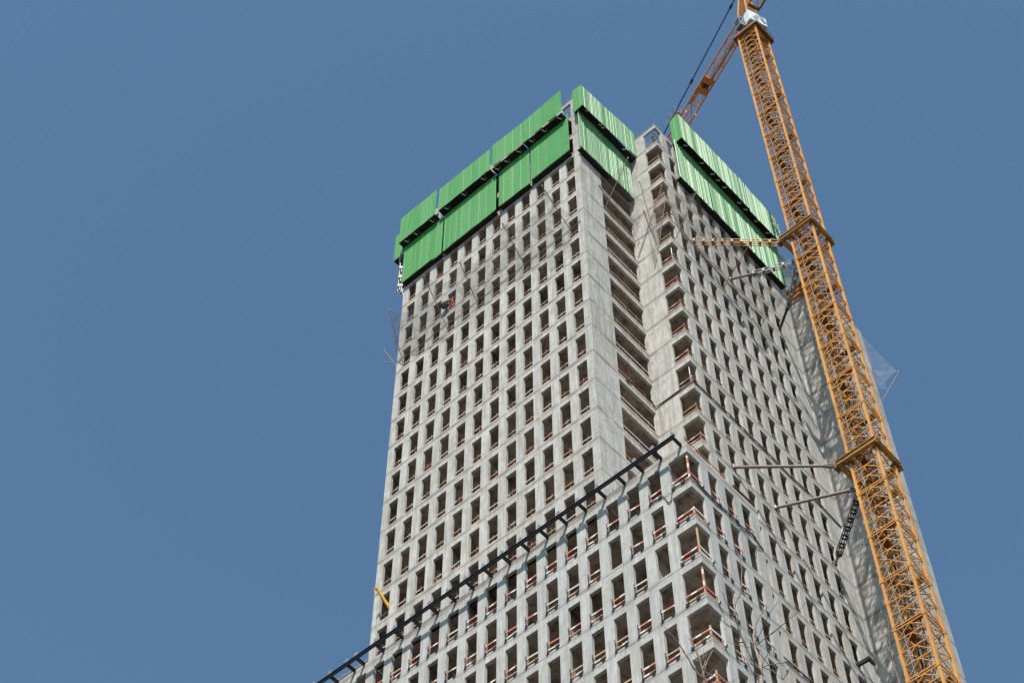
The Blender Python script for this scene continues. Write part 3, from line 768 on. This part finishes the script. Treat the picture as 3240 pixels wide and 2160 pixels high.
cable('dark cable drooping round the second corner bay of the lower block',
      [(4.2, -.05, -28.0), (4.9, -.05, -28.0), (5.4, -.06, -28.1), (5.62, -.06, -28.9), (5.75, -.06, -29.05), (5.9, -.06, -29.0), (6.0, -.06, -28.3), (6.3, -.06, -27.95), (7.0, -.06, -28.05), (7.55, -.06, -27.95), (7.55, .3, -27.9), (7.55, 1.6, -28.05), (7.55, 2.8, -28.15), (7.55, 3.6, -28.0), (7.55, 4.9, -28.2), (7.55, 6.2, -27.85), (7.52, 7.3, -28.6)], 'cable', .035)
cable('pale grey cable drooping along the lower block under the black beam',
      [(XL+.05, .6, -28.05), (XL+.05, 1.5, -28.2), (XL+.05, 2.4, -28.35), (XL+.05, 3.3, -28.1), (XL+.06, 4.2, -28.7), (XL+.06, 5.0, -28.4), (XL+.06, 6.0, -29.0), (XL+.06, 7.0, -28.6)], 'cable_g', .03)
cable('thin dark cable lying along the roof edge of the lower block',
      [(-20, -.05, -24.15), (-17, -.06, -24.32), (-14, -.05, -24.22), (-11, -.06, -24.4), (-8, -.05, -24.25), (-5, -.06, -24.42), (-2, -.05, -24.22), (1, -.06, -24.35), (3.5, -.05, -24.25)], 'rope', .025)

# ---------------------------------------------------------------- yellow hoist arm at the far edge
yh = tag(empty('hoist_arm', (-19.1, 0, -19.8)), 'yellow steel hoist arm poking out of an opening near the far tower edge', 'hoist')
m = MB(); m.bar((-19.0, .3, -20.35), (-19.55, -.9, -18.33), .13, .2); m.bar((-19.02, .35, -19.9), (-19.25, -.15, -19.35), .10, .12); m.build('arm', M['yel'], yh)
m = MB(); m.bar((-19.55, -.9, -18.33), (-19.62, -1.1, -18.36), .16, .16); m.build('tip', M['yel'], yh)
m = MB(); m.tube([(-19.62, -1.1, -18.4), (-19.62, -1.1, -18.8)], .02, 5); m.build('hook_rope', M['dk'], yh)

# dark bundle caught on the net
bd = MB(); rb = random.Random(5)
ring = []
for i in range(6):
    z = 15.4 + i*.2; rr = (.12, .34, .46, .44, .30, .06)[i]
    ring.append([(-14.85 + rr*rb.uniform(.75, 1.25)*math.cos(2*math.pi*k/9), -.35 + .6*rr*rb.uniform(.75, 1.25)*math.sin(2*math.pi*k/9), z + rb.uniform(-.05, .05)) for k in range(9)])
bd.add([p for r_ in ring for p in r_], [(i*9+k, i*9+(k+1) % 9, (i+1)*9+(k+1) % 9, (i+1)*9+k) for i in range(5) for k in range(9)] + [tuple(range(8, -1, -1)), tuple(45+k for k in range(9))])
tag(bd.build('cloth_bundle', M['cloth_d'], None, (-14.85, -.3, 15.4)), 'black bundle of cloth hanging on the front wall beside the red worker', 'bundle')

# ---------------------------------------------------------------- people
def person(loc, face, cloth, helmet, label):
    """standing figure, one continuous skinned body; loc = feet"""
    root = empty('person', loc); root.rotation_euler = (0, 0, face); tag(root, label, 'person')
    J = {'pel': (0,0,.93,.15), 'waist': (0,.01,1.10,.135), 'chest': (0,.0,1.32,.165), 'neck': (0,.0,1.49,.06), 'head': (0,-.03,1.60,.085), 'top': (0,-.03,1.71,.075),
         'shL': (.17,0,1.42,.065), 'elL': (.24,.03,1.15,.047), 'wrL': (.20,-.16,.97,.034), 'haL': (.18,-.23,.95,.035),
         'shR': (-.17,0,1.42,.065), 'elR': (-.25,.02,1.16,.047), 'wrR': (-.22,-.17,1.0,.034), 'haR': (-.20,-.24,.99,.035),
         'hiL': (.09,0,.88,.095), 'knL': (.10,-.03,.50,.062), 'anL': (.10,.01,.09,.045), 'toL': (.11,-.15,.04,.04),
         'hiR': (-.09,0,.88,.095), 'knR': (-.10,-.02,.50,.062), 'anR': (-.11,.02,.09,.045), 'toR': (-.12,-.14,.04,.04)}
    E = [('pel','waist'),('waist','chest'),('chest','neck'),('neck','head'),('head','top'),('chest','shL'),('shL','elL'),('elL','wrL'),('wrL','haL'),('chest','shR'),('shR','elR'),('elR','wrR'),('wrR','haR'),
         ('pel','hiL'),('hiL','knL'),('knL','anL'),('anL','toL'),('pel','hiR'),('hiR','knR'),('knR','anR'),('anR','toR')]
    ks = list(J); me = bpy.data.meshes.new('body')
    me.from_pydata([J[k][:3] for k in ks], [(ks.index(a), ks.index(b)) for a, b in E], [])
    o = link(bpy.data.objects.new('body', me))
    sk = o.modifiers.new('skin', 'SKIN')
    for i, k in enumerate(ks): me.skin_vertices[0].data[i].radius = (J[k][3], J[k][3])
    me.skin_vertices[0].data[0].use_root = True
    o.modifiers.new('sub', 'SUBSURF').levels = 1; o.modifiers['sub'].render_levels = 1
    dg = bpy.context.evaluated_depsgraph_get(); dg.update()
    m2 = bpy.data.meshes.new_from_object(o.evaluated_get(dg))
    o.modifiers.clear(); o.data = m2; o.name = 'body'
    m2.materials.clear(); m2.materials.append(cloth); m2.materials.append(M['skin'])
    for pl in m2.polygons:
        c = pl.center; pl.use_smooth = True
        pl.material_index = 1 if (c.z > 1.47 or (c.y < -.18 and .85 < c.z < 1.1)) else 0
    o.parent = root; ORG[o.name] = ORG[root.name]
    vs = []; n = 12
    for i, (rr, zz) in enumerate(((.125, 1.645), (.125, 1.70), (.105, 1.76), (.06, 1.80), (.01, 1.815))):
        vs += [(rr*math.cos(2*math.pi*k/n), -.03 + rr*1.1*math.sin(2*math.pi*k/n), zz) for k in range(n)]
    hm = bpy.data.meshes.new('helmet'); hm.from_pydata(vs, [], [(i*n+k, i*n+(k+1) % n, (i+1)*n+(k+1) % n, (i+1)*n+k) for i in range(4) for k in range(n)])
    hm.materials.append(helmet); h_ = link(bpy.data.objects.new('helmet', hm)); h_.parent = root
person((-14.42, .13, 15.4), R(80), M['cloth_r'], M['tim'], 'worker in orange red overalls standing in an opening of the front wall')
person((3.95, 7.37, 33.4), R(35), M['cloth_d'], M['cloth_d'], 'worker in dark clothes standing in the topmost corner bay')

# ---------------------------------------------------------------- tower crane
MX, MY, S_ = 13.135, 15.965, 2.24          # near chord of the mast, side
CX, CY = MX - S_/2, MY + S_/2
crane = tag(empty('tower_crane', (CX, CY, -H)), 'tall yellow orange lattice tower crane tied to the side of the tower', 'crane')
SH = 4.637; ZJ = 56.82
sec = MB()
c4 = [(-S_/2, -S_/2), (S_/2, -S_/2), (S_/2, S_/2), (-S_/2, S_/2)]
for x, y in c4:
    sec.bar((x, y, .02), (x, y, SH-.02), .185, .185)
    for z in (.08, SH-.08): sec.bar((x, y, z-.10), (x, y, z+.10), .25, .25)
PH = SH/4
for sy in (-1, 1):
    y = sy*S_/2
    for i in range(4):
        z = PH*i + .16
        sec.bar((-S_/2, y, z), (S_/2, y, z), .06, .075)
        if i == 0: sec.bar((-S_/2, y, z-.24+SH), (S_/2, y, z-.24+SH), .06, .075)
        za = z + PH if i < 3 else SH - .10
        for sx in (-1, 1): sec.bar((0, y+.004*sy, za-.03), (sx*(S_/2-.05), y+.004*sy, z+.04), .058, .058)
for sx in (-1, 1):
    x = sx*S_/2; a, b = -S_/2, S_/2
    pts = [(x, b, .18), (x, a, SH*.25), (x, b, SH*.5), (x, a, SH*.75), (x, b, SH-.18)]
    for i in range(4): sec.bar(pts[i], pts[i+1], .062, .062)
    for z in (.18, SH-.2): sec.bar((x, a, z), (x, b, z), .075, .075)
sec.bar((-S_/2, -S_/2, .2), (S_/2, S_/2, .2), .06, .06); sec.bar((S_/2, -S_/2, .2), (-S_/2, S_/2, .2), .06, .06)
sec.bar((-S_/2, -S_/2, SH*.5), (S_/2, S_/2, SH*.5), .05, .05)
sec_me = sec.mesh('mast_section', M['crane'])
lad = MB()
lad.bar((-.55, .1, 0), (-.2, .55, SH), .06, .06); lad.bar((-.15, -.2, 0), (.2, .25, SH), .06, .06)
for i in range(15):
    t = (i+.5)/15; lad.bar((-.55+.35*t, .1+.45*t, SH*t), (-.15+.35*t, -.2+.45*t, SH*t), .035, .035)
for i in range(4): lad.tube([(-.38+.08*i + .36*math.cos(a), .0+.1*i + .36*math.sin(a), SH*(.2+.2*i)) for a in [R(20*k) for k in range(-2, 12)]], .02, 4)
lad.box(-.95, .95, .45, .98, .30, .36); lad.box(-.95, -.55, -.9, .4, .30, .36)
lad_me = lad.mesh('ladder', M['ply'])
k = 0; z = ZJ
zs_ = []
while z > -H - 1: zs_.append(z); z -= SH
for i, z in enumerate(zs_):
    zb = z
    if zb < -H: break
    o = link(bpy.data.objects.new('mast_section', sec_me)); o.parent = crane; o.location = (0, 0, zb + H)
    l_ = link(bpy.data.objects.new('ladder', lad_me)); l_.parent = o; l_.rotation_euler = (0, 0, R(90*(i % 2)))
m = MB(); m.tube([(MX-1.62+.05*math.sin(i*1.3), MY-.06+.03*math.cos(i*2.1), 60-i*2.5) for i in range(66)], .014, 5); m.build('power_cable', M['cable_g'], crane)
m = MB(); m.tube([(CX+.45+.05*math.sin(i*1.7), CY-.5, 60-i*3) for i in range(56)], .05, 5); m.build('power_cable', M['cable'], crane)

def collar(zc):
    x0, x1, y0, y1 = 10.0, 13.42, 15.58, 18.88
    m_ = MB()
    for (p, q) in (((x0, y0, zc), (x1, y0, zc)), ((x0, y1, zc), (x1, y1, zc)), ((x0+.15, y0+.13, zc), (x0+.15, y1-.13, zc)), ((x1-.12, y0+.13, zc), (x1-.12, y1-.13, zc))):
        p = Vector(p); q = Vector(q)
        m_.bar(p + Vector((0,0,.24)), q + Vector((0,0,.24)), .30, .06); m_.bar(p - Vector((0,0,.24)), q - Vector((0,0,.24)), .30, .06); m_.bar(p, q, .08, .42)
    o_ = m_.build('tie_collar', M['collar'], crane)
    for (x, y) in ((MX, MY), (MX-S_, MY), (MX, MY+S_), (MX-S_, MY+S_)):
        m_ = MB(); m_.box(x-.22, x+.22, y-.22, y+.22, zc-.42, zc-.28)
        m_.bar((x, y, zc-.30), (x + (.35 if x > CX else -.5), y + (.4 if y > CY else -.35), zc-.30), .16, .12)
        m_.build('clamp', M['ply'], o_)
    for (a, b) in ((y0-.05, y0+.5), (y1-.7, y1+.02)):
        m_ = MB(); m_.box(x0-.28, x0-.02, a, b, zc-.35, zc+.15); m_.build('lug', M['ply'], o_)
collar(-13.42); collar(18.95)

def pipe_tie(a, b, mat, r_=.12):
    a = Vector(a); b = Vector(b); d = (b-a).normalized()
    m_ = MB(); m_.tube([a, b - d*.5], r_, 10); o_ = m_.build('tie_strut', M[mat], crane)
    m_ = MB(); s_ = Vector((0,0,1))
    m_.tube([b-d*.62, b-d*.46], r_*1.5, 10); m_.bar(b-d*.48+s_*.12, b+d*.05+s_*.12, .24, .05); m_.bar(b-d*.48-s_*.12, b+d*.05-s_*.12, .24, .05); m_.tube([b-d*.08-s_*.2, b-d*.08+s_*.2], .06, 8)
    m_.build('end_fork', M['dk'] if mat == 'dk' else M['rust'], o_)
    m_ = MB(); m_.bar(a - d*.02, a + d*.12, .34, .34); m_.build('anchor_plate', M['rust'], o_)
def lattice_tie(a, b, mat, w_=.36, h_=.38, step=.78, plate=None):
    a = Vector(a); b = Vector(b); d = (b-a).normalized(); L = (b-a).length; sd = d.cross(Vector((0,0,1))).normalized(); s_ = Vector((0,0,1))
    m_ = MB()
    for i in (-1, 1):
        for j in (-1, 1): m_.bar(a+sd*i*w_/2+s_*j*h_/2, b+sd*i*w_/2+s_*j*h_/2, .06, .06)
    o_ = m_.build('tie_strut', M[mat], crane)
    n = max(2, int(L/step))
    for k_ in range(n+1):
        c = a + d*L*k_/n; m_ = MB()
        for i in (-1, 1): m_.bar(c+sd*i*(w_/2+.032)-s_*(h_/2+.02), c+sd*i*(w_/2+.032)+s_*(h_/2+.02), .02, .20, up=d)
        for j in (-1, 1): m_.bar(c+s_*j*(h_/2+.032)-sd*(w_/2+.02), c+s_*j*(h_/2+.032)+sd*(w_/2+.02), .20, .02)
        m_.build('batten_plate', M[plate or mat], o_)
ZT1, ZT2 = -13.46, 18.95
pipe_tie((X0, 10.78, ZT1), (9.75, 15.5, ZT1), 'rust'); pipe_tie((X0, 15.78, ZT1), (9.72, 18.3, ZT1), 'rust')
pipe_tie((X0, 23.25, ZT1+.3), (5.35, 22.3, ZT1), 'rust', .10); lattice_tie((5.2, 22.4, ZT1), (9.6, 18.85, ZT1), 'dk')
lattice_tie((X0, 10.72, ZT2), (9.75, 15.78, ZT2), 'crane', .40, .42, .80, 'collar')
pipe_tie((X0, 15.85, ZT2), (6.5, 16.9, ZT2), 'grey', .12); lattice_tie((6.2, 16.8, ZT2), (9.5, 18.2, ZT2), 'grey', .34, .36, .8)
pipe_tie((X0, 23.09, ZT2+.2), (6.6, 21.4, ZT2), 'dk', .13); lattice_tie((6.5, 21.48, ZT2), (9.5, 18.8, ZT2), 'grey', .34, .36, .8)

# head of the crane
Ev = Vector((.9292, -.3697, 0)); Nv = Vector((.3697, .9292, 0)); C0 = Vector((CX, CY, 0))
def J(e, n, z): return C0 + Ev*e + Nv*n + Vector((0, 0, z))
ZM = ZJ + SH
m = MB()
for (a, b) in (((-1.5,-1.4),(1.45,-1.4)), ((1.45,-1.4),(1.45,1.6)), ((1.45,1.6),(-1.5,1.6)), ((-1.5,1.6),(-1.5,-1.4))):
    m.bar((CX+a[0], CY+a[1], ZM+.22), (CX+b[0], CY+b[1], ZM+.22), .26, .42)
m.box(CX-1.35, CX+1.3, CY-1.25, CY+1.45, ZM+.30, ZM+.40)
m.build('mast_platform', M['ply'], crane)
m = MB()
for (a, b) in (((-1.6,-1.5),(1.5,-1.5)), ((1.5,-1.5),(1.5,1.75)), ((1.5,1.75),(-1.6,1.75))):
    for z in (.9, 1.4): m.bar((CX+a[0], CY+a[1], ZM+z), (CX+b[0], CY+b[1], ZM+z), .035, .035)
for (x, y) in ((-1.6,-1.5), (0,-1.5), (1.5,-1.5), (1.5,.1), (1.5,1.75)): m.bar((CX+x, CY+y, ZM+.4), (CX+x, CY+y, ZM+1.4), .04, .04)
m.build('railing', M['dk'], crane)
m = MB(); m.tube([(CX, CY, ZM+.4), (CX, CY, ZM+1.0)], 1.05, 20); m.tube([(CX, CY, ZM+1.0), (CX, CY, ZM+1.5)], .9, 20); m.build('slewing_ring', M['dk'], crane)
m = MB()
for (e, n) in ((-.85,-.65), (.95,-.65), (.95,.65), (-.85,.65)): m.bar(J(e, n, ZM+1.2), J(e, n, 67.6), .20, .20)
for n in (-.65, .65):
    m.bar(J(-.85, n, ZM+1.3), J(.95, n, 65.2), .10, .10); m.bar(J(.95, n, 63.5), J(-.85, n, 66.9), .10, .10); m.bar(J(-.85, n, 65.2), J(.95, n, 65.2), .12, .12)
m.build('turret', M['crane'], crane)
cab = MB()   # white panelled housing
def jbox(mb, e0, e1, n0, n1, z0, z1):
    P = [J(e0,n0,z0), J(e1,n0,z0), J(e1,n1,z0), J(e0,n1,z0), J(e0,n0,z1), J(e1,n0,z1), J(e1,n1,z1), J(e0,n1,z1)]
    mb.add(P, [(0,3,2,1),(4,5,6,7),(0,1,5,4),(1,2,6,5),(2,3,7,6),(3,0,4,7)])
jbox(cab, .62, 1.47, -1.08, 1.15, 63.05, 65.5)
cb = cab.build('housing', M['white'], crane)
m = MB()   # blue swoosh on the housing front
def onface(a, b): return J(1.485, a, b)
for P in ([(-.35, 64.75), (.05, 64.95), (.42, 64.50), (-.02, 64.42)], [(.30, 64.25), (.62, 64.62), (.80, 64.30), (.62, 63.95)], [(.50, 63.85), (.85, 64.05), (1.02, 63.60), (.72, 63.45)], [(-.42, 64.15), (-.30, 64.3), (.25, 64.05), (.15, 63.95)]):
    m.face([onface(*q) for q in P])
m.build('logo', M['blue'], cb)
m = MB(); jbox(m, -.35, .55, -1.75, -.72, 63.0, 65.1); oc = m.build('operator_cab', M['grey'], crane)
m = MB(); jbox(m, -.28, .48, -1.765, -1.752, 63.4, 64.8); m.build('window', M['glass'], oc)
m = MB(); jbox(m, .552, .562, -1.65, -1.12, 63.4, 64.8); m.build('window', M['glass'], oc)
# rear boom (seen from below) with walkway, winch box and platform
def truss(name, s0, s1, sg, w_, zb, zt, step, mat, top2=True):
    m_ = MB()
    E_ = lambda s: sg*s
    for n in (-w_, w_): m_.bar(J(E_(s0), n, zb), J(E_(s1), n, zb), .15, .17)
    tops = (-.30, .30) if top2 else (0,)
    for n in tops: m_.bar(J(E_(s0), n, zt), J(E_(s1), n, zt), .11, .11)
    s = s0; i = 0
    while s < s1 - .2:
        b = min(s + step, s1)
        m_.bar(J(E_(s), -w_, zb), J(E_(s), w_, zb), .08, .09); m_.bar(J(E_(s+.28), -w_, zb), J(E_(s+.28), w_, zb), .07, .07)
        m_.bar(J(E_(s), -w_, zb), J(E_(b), w_, zb), .05, .05); m_.bar(J(E_(s), w_, zb), J(E_(b), -w_, zb), .05, .05)
        for n, t_ in ((-w_, tops[0]), (w_, tops[-1])):
            m_.bar(J(E_(s), n, zb), J(E_((s+b)/2), t_, zt), .045, .045); m_.bar(J(E_((s+b)/2), t_, zt), J(E_(b), n, zb), .045, .045)
        if top2: m_.bar(J(E_(s), -.3, zt), J(E_(s), .3, zt), .05, .05)
        s += step; i += 1
    m_.bar(J(E_(s1), -w_, zb), J(E_(s1), w_, zb), .08, .09)
    return m_.build(name, M[mat], crane)
ZJB = 67.6
cj = truss('counter_jib', .9, 24.0, -1, .70, ZJB, 68.9, 2.55, 'crane_or')
m = MB(); jbox(m, -8.2, -1.6, .10, .50, ZJB+.14, ZJB+.18); jbox(m, -12, -10.3, -.55, -.2, ZJB+.14, ZJB+.18); m.build('walkway', M['mesh'], cj)
m = MB(); jbox(m, -8.9, -8.15, -.62, .62, ZJB-.06, ZJB+.30); jbox(m, -10.25, -9.5, -.62, .62, ZJB-.06, ZJB+.30); m.build('winch_frame', M['crane_or'], cj)
m = MB(); m.tube([J(-9.2, -.45, ZJB+.35), J(-9.2, .40, ZJB+.35)], .33, 14); jbox(m, -9.5, -8.95, .1, .5, ZJB+.05, ZJB+.4); m.build('winch_drum', M['dk'], cj)
m = MB(); jbox(m, -15.2, -13.3, -1.55, -.80, ZJB-.02, ZJB+.04); m.build('side_platform', M['mesh'], cj)
m = MB()
for z in (.55, 1.1):
    for (a, b) in (((-15.2,-1.55),(-13.3,-1.55)), ((-15.2,-1.55),(-15.2,-.8)), ((-13.3,-1.55),(-13.3,-.8))): m.bar(J(a[0], a[1], ZJB+z), J(b[0], b[1], ZJB+z), .04, .04)
for (e, n) in ((-15.2,-1.55), (-14.25,-1.55), (-13.3,-1.55), (-15.2,-.8), (-13.3,-.8)): m.bar(J(e, n, ZJB), J(e, n, ZJB+1.1), .045, .045)
m.build('platform_railing', M['grey'], cj)
m = MB(); m.tube([J(-14.5 + .28*math.cos(R(30*k)), -1.0 + .28*math.sin(R(30*k)), ZJB-.08) for k in range(13)], .06, 6); m.build('sheave', M['dk'], cj)
for (e, n) in ((-12.6, -.62), (-12.6, .70), (-15.6, .25), (-15.6, .72)):
    m = MB(); m.bar(J(e, n, ZJB-.05), J(e, n, ZJB-1.1), .13, .13); m.build('hanger', M['crane'], cj)
jb_ = truss('jib', 1.2, 34.0, 1, .66, ZJB, 69.3, 2.4, 'crane_or', False)
m = MB(); jbox(m, 1.25, 1.6, -.74, .74, ZJB-.32, ZJB-.1); jbox(m, 2.6, 2.9, -.7, .7, ZJB-.2, ZJB-.1); m.build('root_beam', M['ply'], jb_)
m = MB(); jbox(m, 1.6, 30, .60, .80, ZJB-.22, ZJB-.1); m.build('trolley_rail', M['ply'], jb_)
m = MB(); APX = (.4, 0, 75.6)
legs = [(-.84, -.62), (.97, -.62), (.97, .62), (-.84, .62)]
for e, n in legs: m.bar(J(e, n, ZJB), J(APX[0] + (.12 if e > 0 else -.12), .1 if n > 0 else -.1, APX[2]), .17, .17)
def lg(i, t):
    e, n = legs[i]; return J(e, n, ZJB).lerp(J(APX[0] + (.12 if e > 0 else -.12), .1 if n > 0 else -.1, APX[2]), t)
for i in range(4):
    j = (i+1) % 4
    for s in range(7):
        m.bar(lg(i, s/7), lg(j, (s+1)/7), .06, .06); m.bar(lg(j, s/7), lg(i, (s+1)/7), .05, .05); m.bar(lg(i, s/7), lg(j, s/7), .06, .06)
m.build('tower_head', M['crane'], crane)
m = MB(); A_ = J(.3, 0, 75.35); B_ = J(-26, -.70, 67.7); m.tube([A_, B_], .075, 6); pn = m.build('pendant_bar', M['dk'], crane)
m = MB()
for t in (.085, .43, .80):
    c = A_.lerp(B_, t); d = (B_-A_).normalized(); m.bar(c-d*.28, c+d*.28, .26, .24)
m.build('coupling', M['dk'], pn)
m = MB(); m.tube([J(.5, 0, 75.4), J(30, 0, 69.4)], .06, 6); m.build('pendant_bar', M['dk'], crane)

# ---------------------------------------------------------------- bare trees in front
TREES = [[([[37.173, -45.75, -102.273], [37.183, -45.744, -102.173], [37.203, -45.733, -101.92], [37.192, -45.739, -101.741], [37.174, -45.749, -101.557], [37.187, -45.742, -101.408], [37.211, -45.728, -101.276], [37.268, -45.694, -101.12], [37.338, -45.654, -101.021]], 0.05, 0.008, 1), ([[37.196, -45.737, -102.049], [37.204, -45.78, -102.002], [37.177, -45.845, -101.873], [37.15, -45.909, -101.638], [37.137, -45.965, -101.478], [37.147, -46.008, -101.306], [37.159, -46.049, -101.311]], 0.034, 0.018, 0), ([[37.029, -45.837, -101.037], [37.009, -45.72, -100.708], [36.988, -45.604, -100.496], [36.977, -45.482, -100.185], [36.944, -45.374, -99.861], [36.901, -45.271, -99.547], [36.833, -45.183, -99.22], [36.744, -45.108, -98.899]], 0.02, 0.005, 0), ([[37.127, -45.778, -102.262], [37.273, -45.982, -102.252], [37.406, -46.193, -102.329], [37.542, -46.403, -102.402]], 0.028, 0.014, 1), ([[37.029, -45.837, -101.037], [37.038, -45.947, -101.018], [37.068, -46.045, -100.964], [37.12, -46.129, -100.965]], 0.012, 0.004, 0), ([[37.042, -45.829, -101.296], [37.061, -46.024, -101.41], [37.079, -46.221, -101.448], [37.123, -46.402, -101.51], [37.2, -46.563, -101.604]], 0.012, 0.004, 0), ([[37.195, -45.737, -101.577], [37.465, -45.816, -101.642], [37.715, -45.909, -101.723], [37.927, -46.025, -101.829], [38.144, -46.14, -101.911]], 0.014, 0.004, 0), ([[37.187, -45.742, -101.56], [37.377, -45.812, -101.438], [37.549, -45.895, -101.405], [37.703, -45.988, -101.446]], 0.01, 0.004, 0), ([[37.209, -45.729, -101.922], [37.341, -45.741, -101.996], [37.503, -45.737, -102.072], [37.66, -45.738, -102.134]], 0.013, 0.004, 0), ([[37.209, -45.729, -101.922], [37.328, -45.719, -102.056], [37.436, -45.716, -102.274]], 0.015, 0.008, 0), ([[37.385, -45.627, -102.168], [37.375, -45.61, -101.872], [37.343, -45.606, -101.563]], 0.009, 0.003, 0), ([[37.385, -45.627, -102.168], [37.467, -45.627, -102.096], [37.549, -45.627, -102.053]], 0.009, 0.003, 0), ([[37.202, -45.733, -101.684], [37.224, -45.613, -101.782], [37.227, -45.504, -101.816]], 0.012, 0.005, 0), ([[37.174, -45.749, -101.557], [37.238, -45.883, -101.516], [37.299, -46.019, -101.46], [37.397, -46.132, -101.521]], 0.012, 0.004, 1), ([[37.156, -45.76, -101.605], [36.931, -45.675, -101.335], [36.721, -45.582, -101.046]], 0.01, 0.004, 0), ([[37.209, -45.729, -101.922], [37.405, -45.888, -101.983], [37.58, -46.06, -102.102]], 0.01, 0.004, 1), ([[37.063, -45.816, -100.814], [37.0, -45.755, -100.47], [36.968, -45.674, -100.176], [36.976, -45.57, -99.818]], 0.008, 0.003, 0)], [([[37.218, -46.9, -103.189], [37.221, -46.898, -103.094], [37.214, -46.903, -102.988], [37.211, -46.905, -102.865], [37.196, -46.914, -102.738], [37.157, -46.94, -102.507], [37.142, -46.95, -102.305], [37.148, -46.946, -102.044]], 0.05, 0.005, 0), ([[37.209, -46.905, -103.041], [37.155, -46.991, -102.893], [37.116, -47.066, -102.678], [37.099, -47.128, -102.603], [37.061, -47.204, -102.482], [37.043, -47.266, -102.42]], 0.02, 0.006, 0), ([[37.221, -46.898, -102.894], [37.262, -46.836, -102.695], [37.291, -46.783, -102.562]], 0.012, 0.004, 1), ([[37.207, -46.907, -103.027], [37.383, -47.007, -103.121], [37.561, -47.107, -103.226]], 0.012, 0.004, 1), ([[37.216, -46.901, -102.907], [37.384, -46.972, -103.175], [37.583, -47.025, -103.427], [37.725, -47.114, -103.576]], 0.012, 0.004, 0), ([[37.2, -46.912, -102.794], [37.082, -46.809, -102.573], [36.997, -46.685, -102.385]], 0.008, 0.003, 1), ([[37.213, -46.903, -102.892], [37.109, -46.691, -102.541], [36.992, -46.488, -102.268]], 0.01, 0.003, 1), ([[37.228, -46.893, -103.004], [37.426, -46.877, -103.009], [37.523, -46.927, -103.022]], 0.007, 0.003, 1)], [([[37.613, -43.262, -100.661], [37.616, -43.261, -100.548], [37.613, -43.262, -100.195], [37.606, -43.265, -100.044], [37.635, -43.252, -99.736], [37.67, -43.236, -99.457], [37.67, -43.236, -99.353]], 0.055, 0.012, 1), ([[37.606, -43.265, -100.044], [37.551, -43.185, -99.773], [37.509, -43.098, -99.484], [37.472, -43.01, -99.228], [37.453, -42.912, -98.956]], 0.03, 0.008, 1), ([[37.646, -43.247, -99.672], [37.647, -43.04, -99.382], [37.671, -42.823, -98.973], [37.684, -42.611, -98.442], [37.633, -42.428, -97.925]], 0.022, 0.006, 1), ([[37.613, -43.262, -100.195], [37.508, -43.093, -99.803], [37.295, -42.975, -99.469]], 0.008, 0.003, 1), ([[37.638, -43.251, -99.72], [37.68, -43.46, -99.888], [37.738, -43.662, -100.029]], 0.012, 0.004, 1)]]
def tree(label, tr, base, mat2):
    root = tag(empty('bare_tree', (base[0], base[1], -H)), label, 'tree', 'bare tree tops in the foreground')
    m_ = MB(); p0 = Vector(tr[0][0][0]); b = Vector((base[0], base[1], -H-.1))
    pts = [b, b.lerp(p0, .35) + Vector((.12, -.1, 0)), b.lerp(p0, .7) + Vector((-.08, .1, 0)), p0]
    m_.tube(pts, [.13, .09, .045, tr[0][1]*.46], 10); m_.build('trunk', M['bark'], root, smooth=True)
    for pts, r0, r1, lite in tr:
        r0 *= .46; r1 *= .52
        m_ = MB(); n = len(pts); q = []
        for i in range(n-1):
            for k_ in range(4): q.append(Vector(pts[i]).lerp(Vector(pts[i+1]), k_/4) + Vector((rb.uniform(-1,1), rb.uniform(-1,1), rb.uniform(-1,1)))*.004)
        q.append(Vector(pts[-1]))
        rad = [r0 + (r1-r0)*i/(len(q)-1) for i in range(len(q))]
        rad = [a*(1.35 if i % 4 == 0 and 0 < i < len(q)-1 else 1) for i, a in enumerate(rad)]
        m_.tube(q, rad, 6)
        for i in range(3, len(q)-1, 3):   # short twigs
            if rb.random() < .55:
                d = (q[i+1]-q[i-1]).normalized(); s_ = Vector((rb.uniform(-1,1), rb.uniform(-1,1), rb.uniform(-.2,1))).normalized()
                L = rb.uniform(.08, .30); t1 = q[i] + (d*.5+s_*.6)*L*.5; m_.tube([q[i], t1, t1 + (d*.8+s_*.3)*L*.5], [rad[i]*.55, rad[i]*.4, .002], 4)
        m_.build('branch', M['bark_l' if lite else 'bark'], root, smooth=True)
tree('bare tree top with long thin branches before the lower corner bays', TREES[0], TREES[0][0][0][0], 0)
tree('small bare tree tip before the front of the lower block', TREES[1], TREES[1][0][0][0], 0)
tree('bare tree tip in front of the crane mast foot', [(p_, a_*.55, b_*.5, 0) for p_, a_, b_, l_ in TREES[2]], TREES[2][0][0][0], 1)
